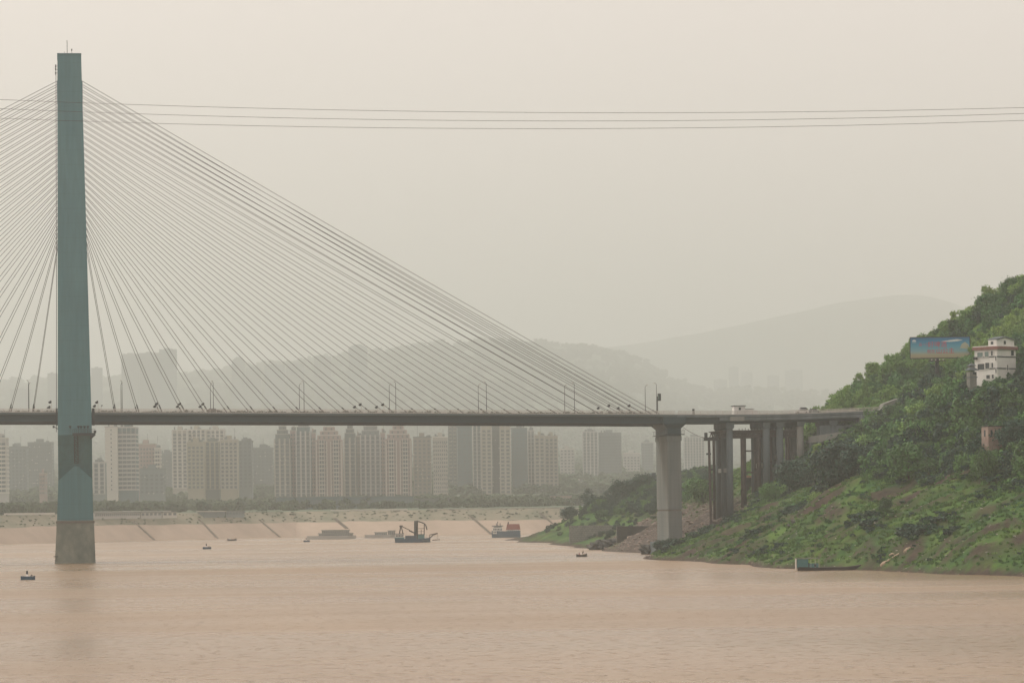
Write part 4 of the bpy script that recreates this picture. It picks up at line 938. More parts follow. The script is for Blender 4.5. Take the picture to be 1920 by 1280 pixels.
# small stone pavilion left of the house
pp = P(1822,722,922); PV = thing('stone_pavilion', 'small weathered stone pavilion with tiered roof left of the white house', 'pavilion', (pp.x,pp.y,pp.z-2), -YAW+R(20))
q = lambda py: P(1822,py,922).z-pp.z+2
m = MB(); m.box(-1.0,1.0,-1.0,1.0,0,q(697)); m.build('wall', M['stone'], PV)
def tier(z0, z1, r0, r1, nm='roof'):
    m = MB(); m.loft([[(-r,-r,z),(r,-r,z),(r,r,z),(-r,r,z)] for r, z in ((r0,z0),(r0,z0+.15),(r0*.55+r1*.45,z0+(z1-z0)*.45),(r1,z1))]); return m.build(nm, M['concrete_dark'], PV)
tier(q(694.5),q(688.5),1.4,.6); tier(q(686),q(681.5),.95,.35)
m = MB(); m.box(-.65,.65,-.65,.65,q(689),q(685.8)); m.build('upper_wall', M['stone'], PV)
m = MB(); m.box(-1.2,1.2,-1.2,1.2,q(708),q(706.5)); m.build('ledge', M['concrete_dark'], PV)
m = MB(); m.tube([(0,0,q(682)),(0,0,q(678))],[.2,.05],6); m.build('finial', M['stone'], PV)
m = MB(); m.box(-.1,.9,-1.06,-.98,q(702),q(697.5)); m.build('opening', M['glass'], PV)
# ruined brick hut
pp = P(1862,848,848); HU = thing('brick_hut', 'small ruined brick hut with dark flat roof among the slope bushes', 'hut', (pp.x,pp.y,pp.z-2.0), -YAW+R(18))
q = lambda py: P(1862,py,848).z-pp.z+2.0
m = MB(); m.box(-1.9,2.6,-1.4,2.4,0,q(799.5)); m.build('wall', M['brick'], HU)
m = MB(); m.box(-2.1,2.9,-1.6,2.6,q(799.5),q(798)); m.build('roof', M['steel_dark'], HU)
m = MB(); m.box(-1.96,-1.86,.2,.9,q(818),q(806)); m.build('window', M['glass'], HU)
m = MB(); m.box(-1.3,-.8,-1.46,-1.36,q(819),q(806)); m.build('window', M['glass'], HU)
# cut stone facing along the road beyond the abutment
m = MB(); aa = [P(px,py,1085) for px,py in ((1652,768),(1676,762),(1700,750),(1700,742),(1680,748),(1655,757))]
pr_ = [(a.x,a.z) for a in aa]; m.prism([(x,z) for x,z in pr_], aa[0].y-2, aa[0].y+4)
tag(m.build('rock_facing', M['stone']), 'pale bare rock face beside the road where the viaduct meets the hill', 'rock face')
# headland walls and house
def wall_box(name, px0, px1, pyt, pyb, v, depth, mm, label, rz=0.0, cat='wall'):
    p = P(px0,pyb,v); w_ = (px1-px0)/F*v; h_ = (pyb-pyt)/F*v; t = thing(name, label, cat, (p.x,p.y,p.z), -YAW+rz)
    nb = max(2,int(w_/1.1)); nr = max(2,int(h_/.75))
    m = MB(); m.box(.05,w_-.05,.08,depth,-2,h_-.05); m.build('core', M['stone_dark'], t)
    me = None
    for r_ in range(nr):
        for c_ in range(nb):
            bw = w_/nb; off = (.5*bw if r_ % 2 else 0); x0 = c_*bw-off+.03; x1 = min(x0+bw-.06, w_)
            x0 = max(x0,0)
            m = MB(); m.box(x0,x1,random.uniform(-.05,.04),.12,h_*r_/nr+.03-(0.6 if r_==0 else 0),h_*(r_+1)/nr-.03); m.build('stone_block', mm, t)
    return t
wall_box('retaining_wall',1068,1150,985,1018,1420,14,M['stone'],'grey block retaining wall at the water edge of the headland')
wall_box('retaining_wall',1157,1232,986,1006,1228,10,M['stone_dark'],'dark stone retaining wall beside the foot of the side pier')
p = P(1211,922,1545); GH = thing('grey_house', 'grey flat-roofed house among trees on the headland beside the pier', 'house', (p.x,p.y,hz(*uv(p))-1), -YAW+R(10))
w_ = 24/F*1545; zr = P(1211,894,1545).z-hz(*uv(p))+1
m = MB(); m.box(0,w_,0,7,0,zr); m.build('wall', M['concrete_dark'], GH)
m = MB(); m.box(-.3,w_+.3,-.3,7.3,zr,zr+.35); m.build('roof', M['stone_dark'], GH)
m = MB(); m.box(w_*.55,w_*.85,1,5,zr+.35,zr+1.9); m.build('stair_head', M['concrete_dark'], GH)
for k in range(3): m = MB(); m.box(.7+k*1.7,1.6+k*1.7,-.05,.03,zr-2.2,zr-1.0); m.build('window', M['glass'], GH)
# dark rock ledges at the foot of the rubble bank
def ledge(px, py, v, sx, sy, sz, seed, label):
    p = P(px, py, v); rg_ = random.Random(seed); bm = bmesh.new(); bmesh.ops.create_icosphere(bm, subdivisions=3, radius=1.0)
    for q_ in bm.verts:
        k_ = 1+.28*math.sin(q_.co.x*5+seed)*math.sin(q_.co.y*4+seed*2)+.2*math.sin(q_.co.z*7+q_.co.x*6)+rg_.uniform(-.06,.06); q_.co *= k_; q_.co.z = round(q_.co.z*3.2)/3.2*.6+q_.co.z*.4
        q_.co.x *= sx; q_.co.y *= sy; q_.co.z *= sz
    me = bpy.data.meshes.new('rock_ledge'); bm.to_mesh(me); bm.free(); me.materials.append(M['stone_dark']); o = link('rock_ledge', me); o.location = p; o.rotation_euler = (0,0,-YAW); tag(o, label, 'rock', 'rock ledges at the rubble bank')
ledge(1118,1026,1262,3.0,4,2.2,1,'dark layered rock at the left tip of the rubble bank')
ledge(1140,1018,1285,3.8,5,1.6,2,'dark flat rock shelf on top of the rubble bank')
ledge(1163,1030,1240,2.4,3,1.0,3,'low dark rock at the water below the dark stone wall')
ledge(1213,1030,1130,2.6,4,1.8,4,'dark rock beside the left side of the pier footing')
ledge(1500,985,908,3.2,5,1.7,5,'dark rock outcrop in the grass slope below the big dark trees')
ledge(1535,968,905,2.4,6,1.6,6,'second dark outcrop uphill of the first in the grass slope')
# logs and planks on the shore
for i, (pa, pb, r_, lb) in enumerate((((1652,1064),(1686,1040),.28,'long bleached log leaning up the muddy bank right of the moored boat'),((1653,1064),(1662,1056),.5,'short thick pale stump lying at the water edge'),((1697,1037),(1706,1030),.42,'short pale broken log higher on the muddy bank'),((1668,1043),(1676,1041),.22,'small pale plank lying on the bank above the long log'))):
    a = gpx(*pa) or Pz(*pa,0.2); b = gpx(*pb) or Pz(*pb,1.0)
    m = MB(); m.tube([a+UP*.35,(a+b)/2+UP*.5,b+UP*.35],[r_*1.1,r_,r_*.8],8); tag(m.build('driftwood_log', M['wood'], None, True), lb, 'log', 'driftwood on the bank')
# small shed and debris under the trestle
p = P(1405,905,1140); m_h = hz(*uv(p)); SD = thing('builders_shed', 'small shed with pale orange roof seen under the trestle', 'shed', (p.x,p.y,m_h), -YAW)
m = MB(); m.box(-2,2,0,3,-1,P(1405,895,1140).z-m_h); m.build('wall', M['stone_dark'], SD)
zz = P(1405,895,1140).z-m_h; m = MB(); m.prism([(-2.2,zz),(2.4,zz),(2.4,zz+.5),(-2.2,zz+.9)],-.4,3.3); m.build('roof', mat('orange_sheet',(.5,.25,.15),(.55,.3,.2),.8,.7), SD)

# ================================================================== BOATS
def hull(L, B, D, draft, bow=1.5, flat_stern=True, sheer=.35, n=13):
    """x from -L/2 (stern) to L/2 (bow)"""
    rings = []
    for i in range(n):
        t = i/(n-1); x = -L/2+L*t
        wd = B/2*(1-max(0,(t-.62)/.38)**2.2*.93)*(1 if flat_stern else (1-max(0,(.25-t)/.25)**2*.7))
        top = D-draft + sheer*(abs(t-.45)*1.6)**2*D; kz = -draft*(1-max(0,(t-.8)/.2)**2*.9)
        rings.append([(x,-wd,top),(x,-wd*.93,kz*.2),(x,-wd*.6,kz),(x,wd*.6,kz),(x,wd*.93,kz*.2),(x,wd,top)])
    m = MB(); m.loft(rings); return m
class Boat:
    def __init__(s, name, label, cat, px, pyw, flip=False, rz=0.0, group=None):
        s.px, s.py = px, pyw; s.o = Pz(px, pyw, 0); s.v = uv(s.o)[1]; s.k = s.v/F
        s.t = thing(name, label, cat, (s.o.x,s.o.y,0), -YAW+rz, group)
    def x(s, px): return (px-s.px)*s.k
    def z(s, py): return (s.py-py)*s.k
    def box(s, nm, px0, px1, pyt, pyb, y0, y1, m, parent=None):
        b = MB(); b.box(s.x(px0),s.x(px1),y0,y1,s.z(pyb),s.z(pyt)); return b.build(nm, M[m] if isinstance(m,str) else m, parent or s.t)
    def tube(s, nm, pts, r, m, y=0.0, parent=None, n=6):
        b = MB(); b.tube([(s.x(a),y,s.z(c)) for a,c in pts], r, n); return b.build(nm, M[m], parent or s.t)
    def windows(s, nm, px0, px1, pyt, pyb, n, y, m, parent=None):
        for k in range(n):
            a = px0+(px1-px0)*(k+.18)/n; b_ = px0+(px1-px0)*(k+.82)/n; s.box(nm, a, b_, pyt, pyb, y-.06, y+.02, m, parent)
# navigation float boats
for px, py, wpx, lb in ((52.5,1086.5,27,'nearest dark blue boat-shaped navigation buoy with lantern left of the pylon foot'),(388,1029,16,'dark blue boat-shaped navigation buoy in mid-river between pylon and far bank'),(575,1015.5,12,'smallest dark navigation buoy near the far bank moorings')):
    B = Boat('navigation_buoy', lb, 'buoy', px, py, rz=R(6), group='boat-shaped navigation buoys'); L = wpx*B.k; s = L/4.2
    h = hull(L, 1.7*s, 1.5*s, .45*s, sheer=.12); h.build('hull', M['blue'], B.t)
    m = MB(); m.box(-L*.46,L*.38,-.72*s,.72*s,.98*s,1.06*s); m.build('deck', M['rail'], B.t)
    for dx in (-.5,.2):
        for dy in (-.4,.4): m = MB(); m.bar(((-.25+dx*.7)*s,dy*s,1.0*s),(-.25*s,dy*.2*s,1.9*s),.07*s); m.build('lantern_leg', M['white'], B.t)
    m = MB(); m.tube([(-.25*s,0,1.05*s),(-.25*s,0,1.6*s)],[.42*s,.26*s],8); m.build('lantern_base', M['white'], B.t)
    m = MB(); m.tube([(-.25*s,0,z*s) for z in (1.6,1.85,2.3,2.65,2.8)],[.16*s,.30*s,.30*s,.2*s,.05*s],8); m.build('lantern', M['steel_dark'], B.t)
    m = MB(); m.tube([(.75*s,0,1.0*s),(1.05*s,0,1.5*s),(1.3*s,0,1.25*s)],.13*s,6); m.build('mooring_bitt', M['steel_dark'], B.t)
    m = MB()
    for k in range(8): m.bar((L*(-.46+.115*k),.74*s,1.0*s),(L*(-.46+.115*k),.74*s,1.4*s),.04*s)
    o = m.build('guard_rail', M['white'], B.t); o['kind'] = 'stuff'
# low motor barge near the far bank
B = Boat('motor_barge', 'low grey motor barge close to the beige far embankment', 'boat', 435, 1013.5); L = 17*B.k
hull(L,2.0,1.3,.4,sheer=.5).build('hull', M['hull_dark'], B.t); B.box('cabin',428.5,433,1009,1012,-.7,.7,'white'); B.box('deck_cover',433,440,1010.8,1012,-.7,.7,'stone')
# people
def person(loc, rz, pose, cloth, label, scale=1.0):
    """one continuous body grown over a posed skeleton"""
    t = thing('person', label, 'person', loc, rz)
    J = {'sit': dict(pel=(0,0,.42),ch=(.04,0,.82),nk=(.06,0,.98),hd=(.08,0,1.12),tp=(.08,0,1.24),sl=(.04,.19,.92),el=(.14,.25,.68),wl=(.34,.18,.6),hl=(.41,.16,.6),kl=(.42,.1,.44),al=(.45,.1,.06),tl=(.58,.1,.04)),
         'row': dict(pel=(0,0,.86),ch=(.10,0,1.24),nk=(.15,0,1.42),hd=(.19,0,1.56),tp=(.2,0,1.69),sl=(.11,.2,1.34),el=(.3,.27,1.12),wl=(.52,.2,1.08),hl=(.6,.18,1.08),kl=(.10,.12,.46),al=(-.02,.14,.08),tl=(.16,.14,.04))}[pose]
    names = list(J); V = []; rad = []
    Rr = dict(pel=.15,ch=.165,nk=.055,hd=.10,tp=.07,sl=.075,el=.05,wl=.036,hl=.042,kl=.075,al=.05,tl=.045)
    idx = {}
    for k in ('pel','ch','nk','hd','tp'): idx[k] = len(V); V.append(J[k]); rad.append(Rr[k])
    E = [(0,1),(1,2),(2,3),(3,4)]
    for sg in (1,-1):
        pr_ = 1
        for k in ('sl','el','wl','hl'): V.append((J[k][0],J[k][1]*sg,J[k][2])); rad.append(Rr[k]); E.append((pr_,len(V)-1)); pr_ = len(V)-1
        pr_ = 0
        for k in ('kl','al','tl'): V.append((J[k][0],J[k][1]*sg,J[k][2])); rad.append(Rr[k]); E.append((pr_,len(V)-1)); pr_ = len(V)-1
    me = bpy.data.meshes.new('body'); me.from_pydata([tuple(c*scale for c in p) for p in V], E, []); me.materials.append(cloth); me.update()
    o = link('body', me, t); sk = o.modifiers.new('skin','SKIN'); 
    for i, r_ in enumerate(rad): me.skin_vertices[0].data[i].radius = (r_*scale, r_*scale)
    me.skin_vertices[0].data[0].use_root = True
    o.modifiers.new('sub','SUBSURF').levels = 1; o.modifiers['sub'].render_levels = 1
    hd = J['hd']; m = MB(); m.tube([((hd[0]+dx)*scale,0,(hd[2]+dz)*scale) for dx,dz in ((0,-.11),(.01,-.05),(0,.03),(-.01,.10),(-.01,.135))],[.05*scale,.088*scale,.1*scale,.075*scale,.02*scale],10); h = m.build('head', M['skin'], t, True)
    m = MB(); m.tube([((hd[0]-.025)*scale,0,(hd[2]+dz)*scale) for dz in (.0,.06,.115,.15)],[.098*scale,.108*scale,.085*scale,.02*scale],10); m.build('hair', M['cloth_dark'], t, True)
    m = MB(); m.tube([((hd[0]+.09)*scale,0,(hd[2]-.005)*scale),((hd[0]+.125)*scale,0,(hd[2]-.03)*scale)],[.012*scale,.02*scale],5); m.build('nose', M['skin'], h)
    return t
S = Boat('sampan', 'small dark wooden rowing sampan with two people left of the rubble bank', 'boat', 1090.5, 1043); L = 20*S.k
hl_ = hull(L,1.2,.75,.2,sheer=.9,flat_stern=False); hl_.build('hull', M['hull_dark'], S.t)
for dx in (-.8,.5): m = MB(); m.box(dx-.12,dx+.12,-.45,.45,.38,.43); m.build('thwart', M['wood'], S.t)
m = MB(); m.tube([(.9,-.5,.9),(2.35,-.9,-.15)],.035,5); m.box(2.1,2.5,-.95,-.85,-.25,-.05); o = m.build('oar', M['hull_dark']); o.parent = None
o.matrix_world = Matrix.Translation(S.o) @ Matrix.Rotation(-YAW,4,'Z'); tag(o,'wooden oar trailing from the right end of the rowing sampan','oar')
loc = lambda dx, z: S.o + RIGHT*dx + UP*z
person(loc(-.75,.12), -YAW, 'sit', M['cloth_red'], 'person in red sitting at the left end of the rowing sampan')
person(loc(.35,.25), -YAW, 'row', M['cloth_dark'], 'person in dark clothes standing and rowing in the sampan')
# dredger
D = Boat('dredger', 'blue and grey sand dredger with dark masts and pipe boom in mid-river', 'ship', 780, 1016.5)
L = 66*D.k; h = hull(L,6,2.6,.8,sheer=.18); ho = h.build('hull', M['blue'], D.t); ho.location.x = D.x(774)
D.box('deck',741,804,1011.8,1012.6,-2.6,2.6,'stone')
w_ = D.box('stern_house',741,757,1000,1012,-2.2,2.2,'whitestain'); D.windows('window',742,757,1002,1005,5,-2.2,'glass',w_)
D.box('stern_house_base',740.5,758,1006.5,1012.2,-2.4,2.4,'tealpaint'); D.box('stern_roof',739.5,758,999.2,1000.2,-2.5,2.5,'concrete_dark')
w_ = D.box('engine_house',760,781,1003.5,1012.5,-2.0,2.0,'blue'); D.windows('window',761,780,1005,1007.5,5,-2.0,'glass',w_)
D.box('deck_house',784,796,1001.5,1012,-1.8,1.8,'tealpaint'); D.box('deck_house_roof',783.5,797,1000.8,1001.6,-2.1,2.1,'concrete_dark')
for y in (-.9,.9): D.tube('a_frame_leg',[(749,1000),(752,985)],.28,'hull_dark',y); D.tube('a_frame_leg',[(756,1000),(752.5,985)],.22,'hull_dark',y)
D.box('a_frame_head',749.5,755.5,984,987.5,-1.1,1.1,'hull_dark')
D.tube('boom',[(754,986),(766,992),(776,997.5)],.22,'hull_dark'); D.tube('boom_pipe',[(767,994),(777,998.5)],.34,'hull_dark')
T_ = D.tube('bucket_tower',[(780,1010),(780.6,976)],.95,'hull_dark',n=8)
for k in range(9): D.box('tower_step',777.6,783.4,977+k*3.6,978+k*3.6,-1.2,-.4,'steel_dark',T_)
D.tube('discharge_pipe',[(781.5,976),(788,978),(795,980.5),(798.5,984),(800,989),(801,993)],.33,'hull_dark')
D.tube('crane_post',[(795.5,1004),(796,983)],.25,'rust'); D.tube('crane_post',[(790,1003),(790,992)],.15,'rust'); D.tube('crane_beam',[(783,990.5),(796,990.5)],.13,'rust'); D.tube('crane_beam',[(783,996),(796,996)],.1,'rust')
D.tube('bow_ramp',[(802,1012),(812,1003),(820,1000)],.3,'rust'); D.tube('bow_gantry',[(805,1010),(805.5,1003)],.2,'rust'); D.tube('bow_gantry',[(805.5,1002.5),(821,999.5)],.25,'rust')
D.tube('outrigger',[(810,1012.5),(825,1011.5)],.22,'hull_dark'); D.tube('hoist_wire',[(820.5,1000),(820.8,1010)],.07,'hull_dark')
for px in (744,763,768,788,800): D.tube('deck_post',[(px,1012),(px,996 if px==763 else 1000)],.1,'rail')
# cargo ship
K = Boat('cargo_ship', 'blue cargo ship with red-roofed deckhouse near the far embankment', 'ship', 950, 1007)
L = 54*K.k; h = hull(L,6.5,4.6,1.2,sheer=.12); ho = h.build('hull', mat('grey_blue_hull',(.03,.065,.10),(.05,.09,.125),.4,.6), K.t); ho.rotation_euler.z = math.pi; ho.location.x = K.x(949)
w_ = K.box('wheelhouse',924,942,988,1000,-2.4,2.4,'whitestain'); K.windows('window',925,942,990,993.5,6,-2.4,'glass',w_); K.windows('window',925,942,995,998,6,-2.4,'glass',w_)
K.box('wheelhouse_roof',922.5,944,984.5,986,-2.8,2.8,'concrete_dark'); K.box('upper_bridge',926,941,985.8,988.2,-2,2,'stone')
for px, py in ((931,980),(933.5,977),(938,980)): K.tube('mast',[(px,985),(px,py)],.22,'steel_dark')
w_ = K.box('aft_house',950,974,992.5,1000,-2.4,2.4,'white'); K.windows('window',951,974,994,997,6,-2.4,'glassgreen',w_)
b = MB(); b.prism([(K.x(949),K.z(992.5)),(K.x(976),K.z(992.5)),(K.x(974),K.z(982)),(K.x(951),K.z(982))],-2.8,2.8); b.build('red_roof', M['red'], K.t)
for px in (956,963,970): K.box('stanchion',px-.6,px+.6,1000,1003,-2.2,2.2,'white')
K.box('funnel',952,954.5,978,983,-.5,.5,'hull_dark'); K.box('hatch_cover',940,950,999,1002.5,-2,2,'blue')
# moored pontoon ferries at far bank
def ferry(px0, px1, pyw, label, decks):
    c = (px0+px1)/2; B = Boat('pontoon_ferry', label, 'ship', c, pyw, group='pontoons moored at the far embankment'); L = (px1-px0)*B.k
    h = hull(L,7,2.6,.8,sheer=.05); h.build('hull', W['pale'], B.t)
    for i, (a, b_, pt, pb) in enumerate(decks):
        o = B.box('deckhouse',a,b_,pt,pb,-2.6,2.6,W['pale']); n_ = max(3,int((b_-a)/3.2)); B.windows('window',a,b_,pt+1,pb-1,n_,-2.6,'townglass',o)
        B.box('deck_roof',a-1.5,b_+1.5,pt-1,pt,-3,3,W['dim'])
ferry(576,668,1010,'long pale two-deck pontoon ferry moored at the far embankment',[(598,662,1000,1005),(604,655,994,999)])
ferry(684,742,1008,'shorter pale pontoon moored left of the dredger at the far embankment',[(703,726,998,1003.5),(728,741,995,1003)])
# moored boat at the right bank
MBt = Boat('moored_boat', 'long dark moored boat with teal cabin at the muddy right bank', 'boat', 1566, 1068.5)
L = 140*MBt.k; rings = []
for i in range(15):
    t = i/14; x = -L/2+L*t; wd = 1.5*(1-max(0,(t-.55)/.45)**2*.92)*(1-.25*max(0,(.1-t)/.1)); top = .75+.25*max(0,.2-t)*5*.6+1.25*max(0,(t-.55)/.45)**2; kz = -.4+.9*max(0,(t-.7)/.3)**2
    rings.append([(x,-wd,top),(x,-wd*.85,kz),(x,wd*.85,kz),(x,wd,top)])
m = MB(); m.loft(rings); m.build('hull', M['hull_dark'], MBt.t)
c_ = MBt.box('cabin',1494,1515,1047,1063,-1.1,1.1,'tealpaint'); MBt.box('cabin_post',1491.8,1493.4,1045,1066,-1.2,1.2,'rail')
for k in range(4): MBt.box('cabin_panel',1495+5*k,1498.8+5*k,1050,1061,-1.16,-1.1,'tealpaint',c_)
MBt.box('canopy_roof',1491,1537,1044.8,1045.9,-1.3,1.3,'stone')
MBt.box('low_cabin',1517,1534,1055,1063.5,-1.0,1.0,'tealpaint'); MBt.box('doorway',1515,1517.3,1054,1063,-.9,.9,'hull_dark'); MBt.box('porthole',1526,1530,1056.5,1061,-1.06,-1.0,'glass')
for px in (1520,1528,1535): MBt.tube('canopy_post',[(px,1063),(px,1046)],.05,'rail',-1.0)
MBt.tube('gunwale_plank',[(1610,1060),(1638,1056.5)],.12,'wood',-.8)

# ================================================================== FAR BANK
# stairways down the embankment
def stairs(pa, pb, label):
    a = P(pa[0],pa[1],sv(pa[0])+40*max(0.0,min(1,(1010-pa[1])/45))+1); b = Pz(pb[0],pb[1],.4)
    # lay on the slope: top from its own depth, bottom at the water line
    va, vb_ = sv(pa[0])+42, sv(pb[0])-3
    t = thing('stairway', label, 'stairs', (0,0,0)); n_ = 18
    tops = []
    for k in range(n_):
        f = k/(n_-1); p = Vector(a).lerp(Vector(b), f); px = pa[0]+(pb[0]-pa[0])*f; py = pa[1]+(pb[1]-pa[1])*f
        # find slope point under this view line
        v0 = sv(px)-4; best = None
        for q in np.linspace(0,50,60):
            v = v0+q; z = float(np.interp(q-4,[-6,21,25,42,44],[-2.5,8.6,8.8,15,15.4])); s = P(px,py,v)
            if s.z <= z+.05: best = s; break
        if best: tops.append(best)
    for k, s in enumerate(tops):
        d = RIGHT*1.1
        m = MB(); m.loft([[s-d-FWD*.9-UP*1.0,s+d-FWD*.9-UP*1.0,s+d+FWD*.9-UP*1.0,s-d+FWD*.9-UP*1.0],[s-d-FWD*.9+UP*.35,s+d-FWD*.9+UP*.35,s+d+FWD*.9+UP*.35,s-d+FWD*.9+UP*.35]]); m.build('step', W['tan'], t)
for pa, pb, lb in (((250,978),(287,1011),'diagonal stairway on the beige embankment nearest the pylon'),((371,972),(406,1008),'dark diagonal stairway left of the white-roofed quay shed'),((486,975),(523,1006),'diagonal stairway between the quay shed and the pontoon ferries'),((628,972),(650,990),'short stairway above the long pontoon ferry'),((880,966),(921,1001),'diagonal stairway leading down beside the cargo ship'),((1012,962),(1043,988),'diagonal stairway ending behind the headland')):
    stairs(pa, pb, lb)
# promenade wall, railing and road along the crest
def crest(px, dz=0, dv=44.5): return ground_at(px, sv(px)+dv, 15.4+dz)
def ribbon(name, px0, px1, z0, z1, dv0, dv1, m, label, cat, step=12):
    mb = MB(); rings = [[crest(px,z0,dv0),crest(px,z0,dv1),crest(px,z1,dv1),crest(px,z1,dv0)] for px in np.arange(px0,px1+.1,step)]
    mb.loft(rings); return tag(mb.build(name, m), label, cat)
ribbon('promenade_wall',7,108,-1.2,1.1,44.3,45.2,W['white'],'pale promenade wall at the left edge before the pylon','wall')
ribbon('promenade_wall',177,330,.2,1.5,44.3,45.2,W['white'],'pale promenade wall on the far bank right of the pylon','wall')
ribbon('promenade_wall',620,770,.1,.9,44.3,45.0,W['white'],'pale promenade kerb on the far bank below the twin apartment towers','wall')
ribbon('promenade_wall',800,1075,.0,.7,44.3,45.0,W['cream'],'pale promenade kerb on the far bank toward the headland','wall')
def low_building(px0, px1, pyt, pyb, v, depth, wall, label, nwin, roofm='dim', name='low_building'):
    if v > 2200:
        p = P((px0+px1)/2,pyb,v); k = v/F; wd = (px1-px0)*k/2; rz = -YAW
    else:                                              # stands along the quay, parallel to the bank
        pa, pb_ = ground_at(px0, sv(px0)+35, 0), ground_at(px1, sv(px1)+35, 0); p = (pa+pb_)/2; k = sv((px0+px1)/2)/F
        wd = (pb_-pa).length/2; rz = math.atan2(pb_.y-pa.y, pb_.x-pa.x); p.z = 13.4; depth = 5; nwin = max(nwin, int(wd*2/4))
    h = max((pyb-pyt)*k, 2.6); t = thing(name, label, 'building', p, rz)
    m = MB(); m.box(-wd,wd,0,depth,-3 if v < 2200 else -5,h); m.build('wall', W[wall], t)
    m = MB(); m.box(-wd-.5,wd+.5,-.6,depth+.5,h,h+.45); m.build('roof', W[roofm], t)
    m = MB(); st = 2*wd/nwin
    for i in range(nwin): m.box(-wd+st*(i+.2),-wd+st*(i+.8),-.08,.02,h*.3,h*.82)
    o = m.build('windows', M['townglass'], t); o['kind'] = 'stuff'; return t
low_building(178,262,957,965,2048,8,'pale','long low pale quay building on the far bank right of the pylon',22)
low_building(264,303,957,966,2050,8,'pale','low pale quay building with wide openings beside the long one',5)
low_building(305,332,959,966,2052,7,'white','small white quay building at the end of the row',3)
low_building(383,422,956,963.5,2060,10,'dim','quay shed with bright white roof on the far bank',8,'white','quay_shed')
low_building(424,458,957,964,2075,8,'grey','low grey quay building right of the white-roofed shed',6)
low_building(518,642,932,957,2310,14,'teal','dark podium terrace under the left pair of apartment towers',34)
low_building(644,775,931,957,2320,14,'teal','dark podium terrace under the right pair of apartment towers',36)
low_building(778,842,935,957,2330,14,'dim','low podium block under the narrow beige tower',14)
low_building(1032,1072,929,949,2420,14,'pink','low pink block at the right end of the far bank',8)
low_building(985,1030,933,950,2430,14,'pale','low pale block left of the pink block on the far bank',8)
low_building(845,985,940,956,2400,14,'dim','long low grey block along the far promenade',26)

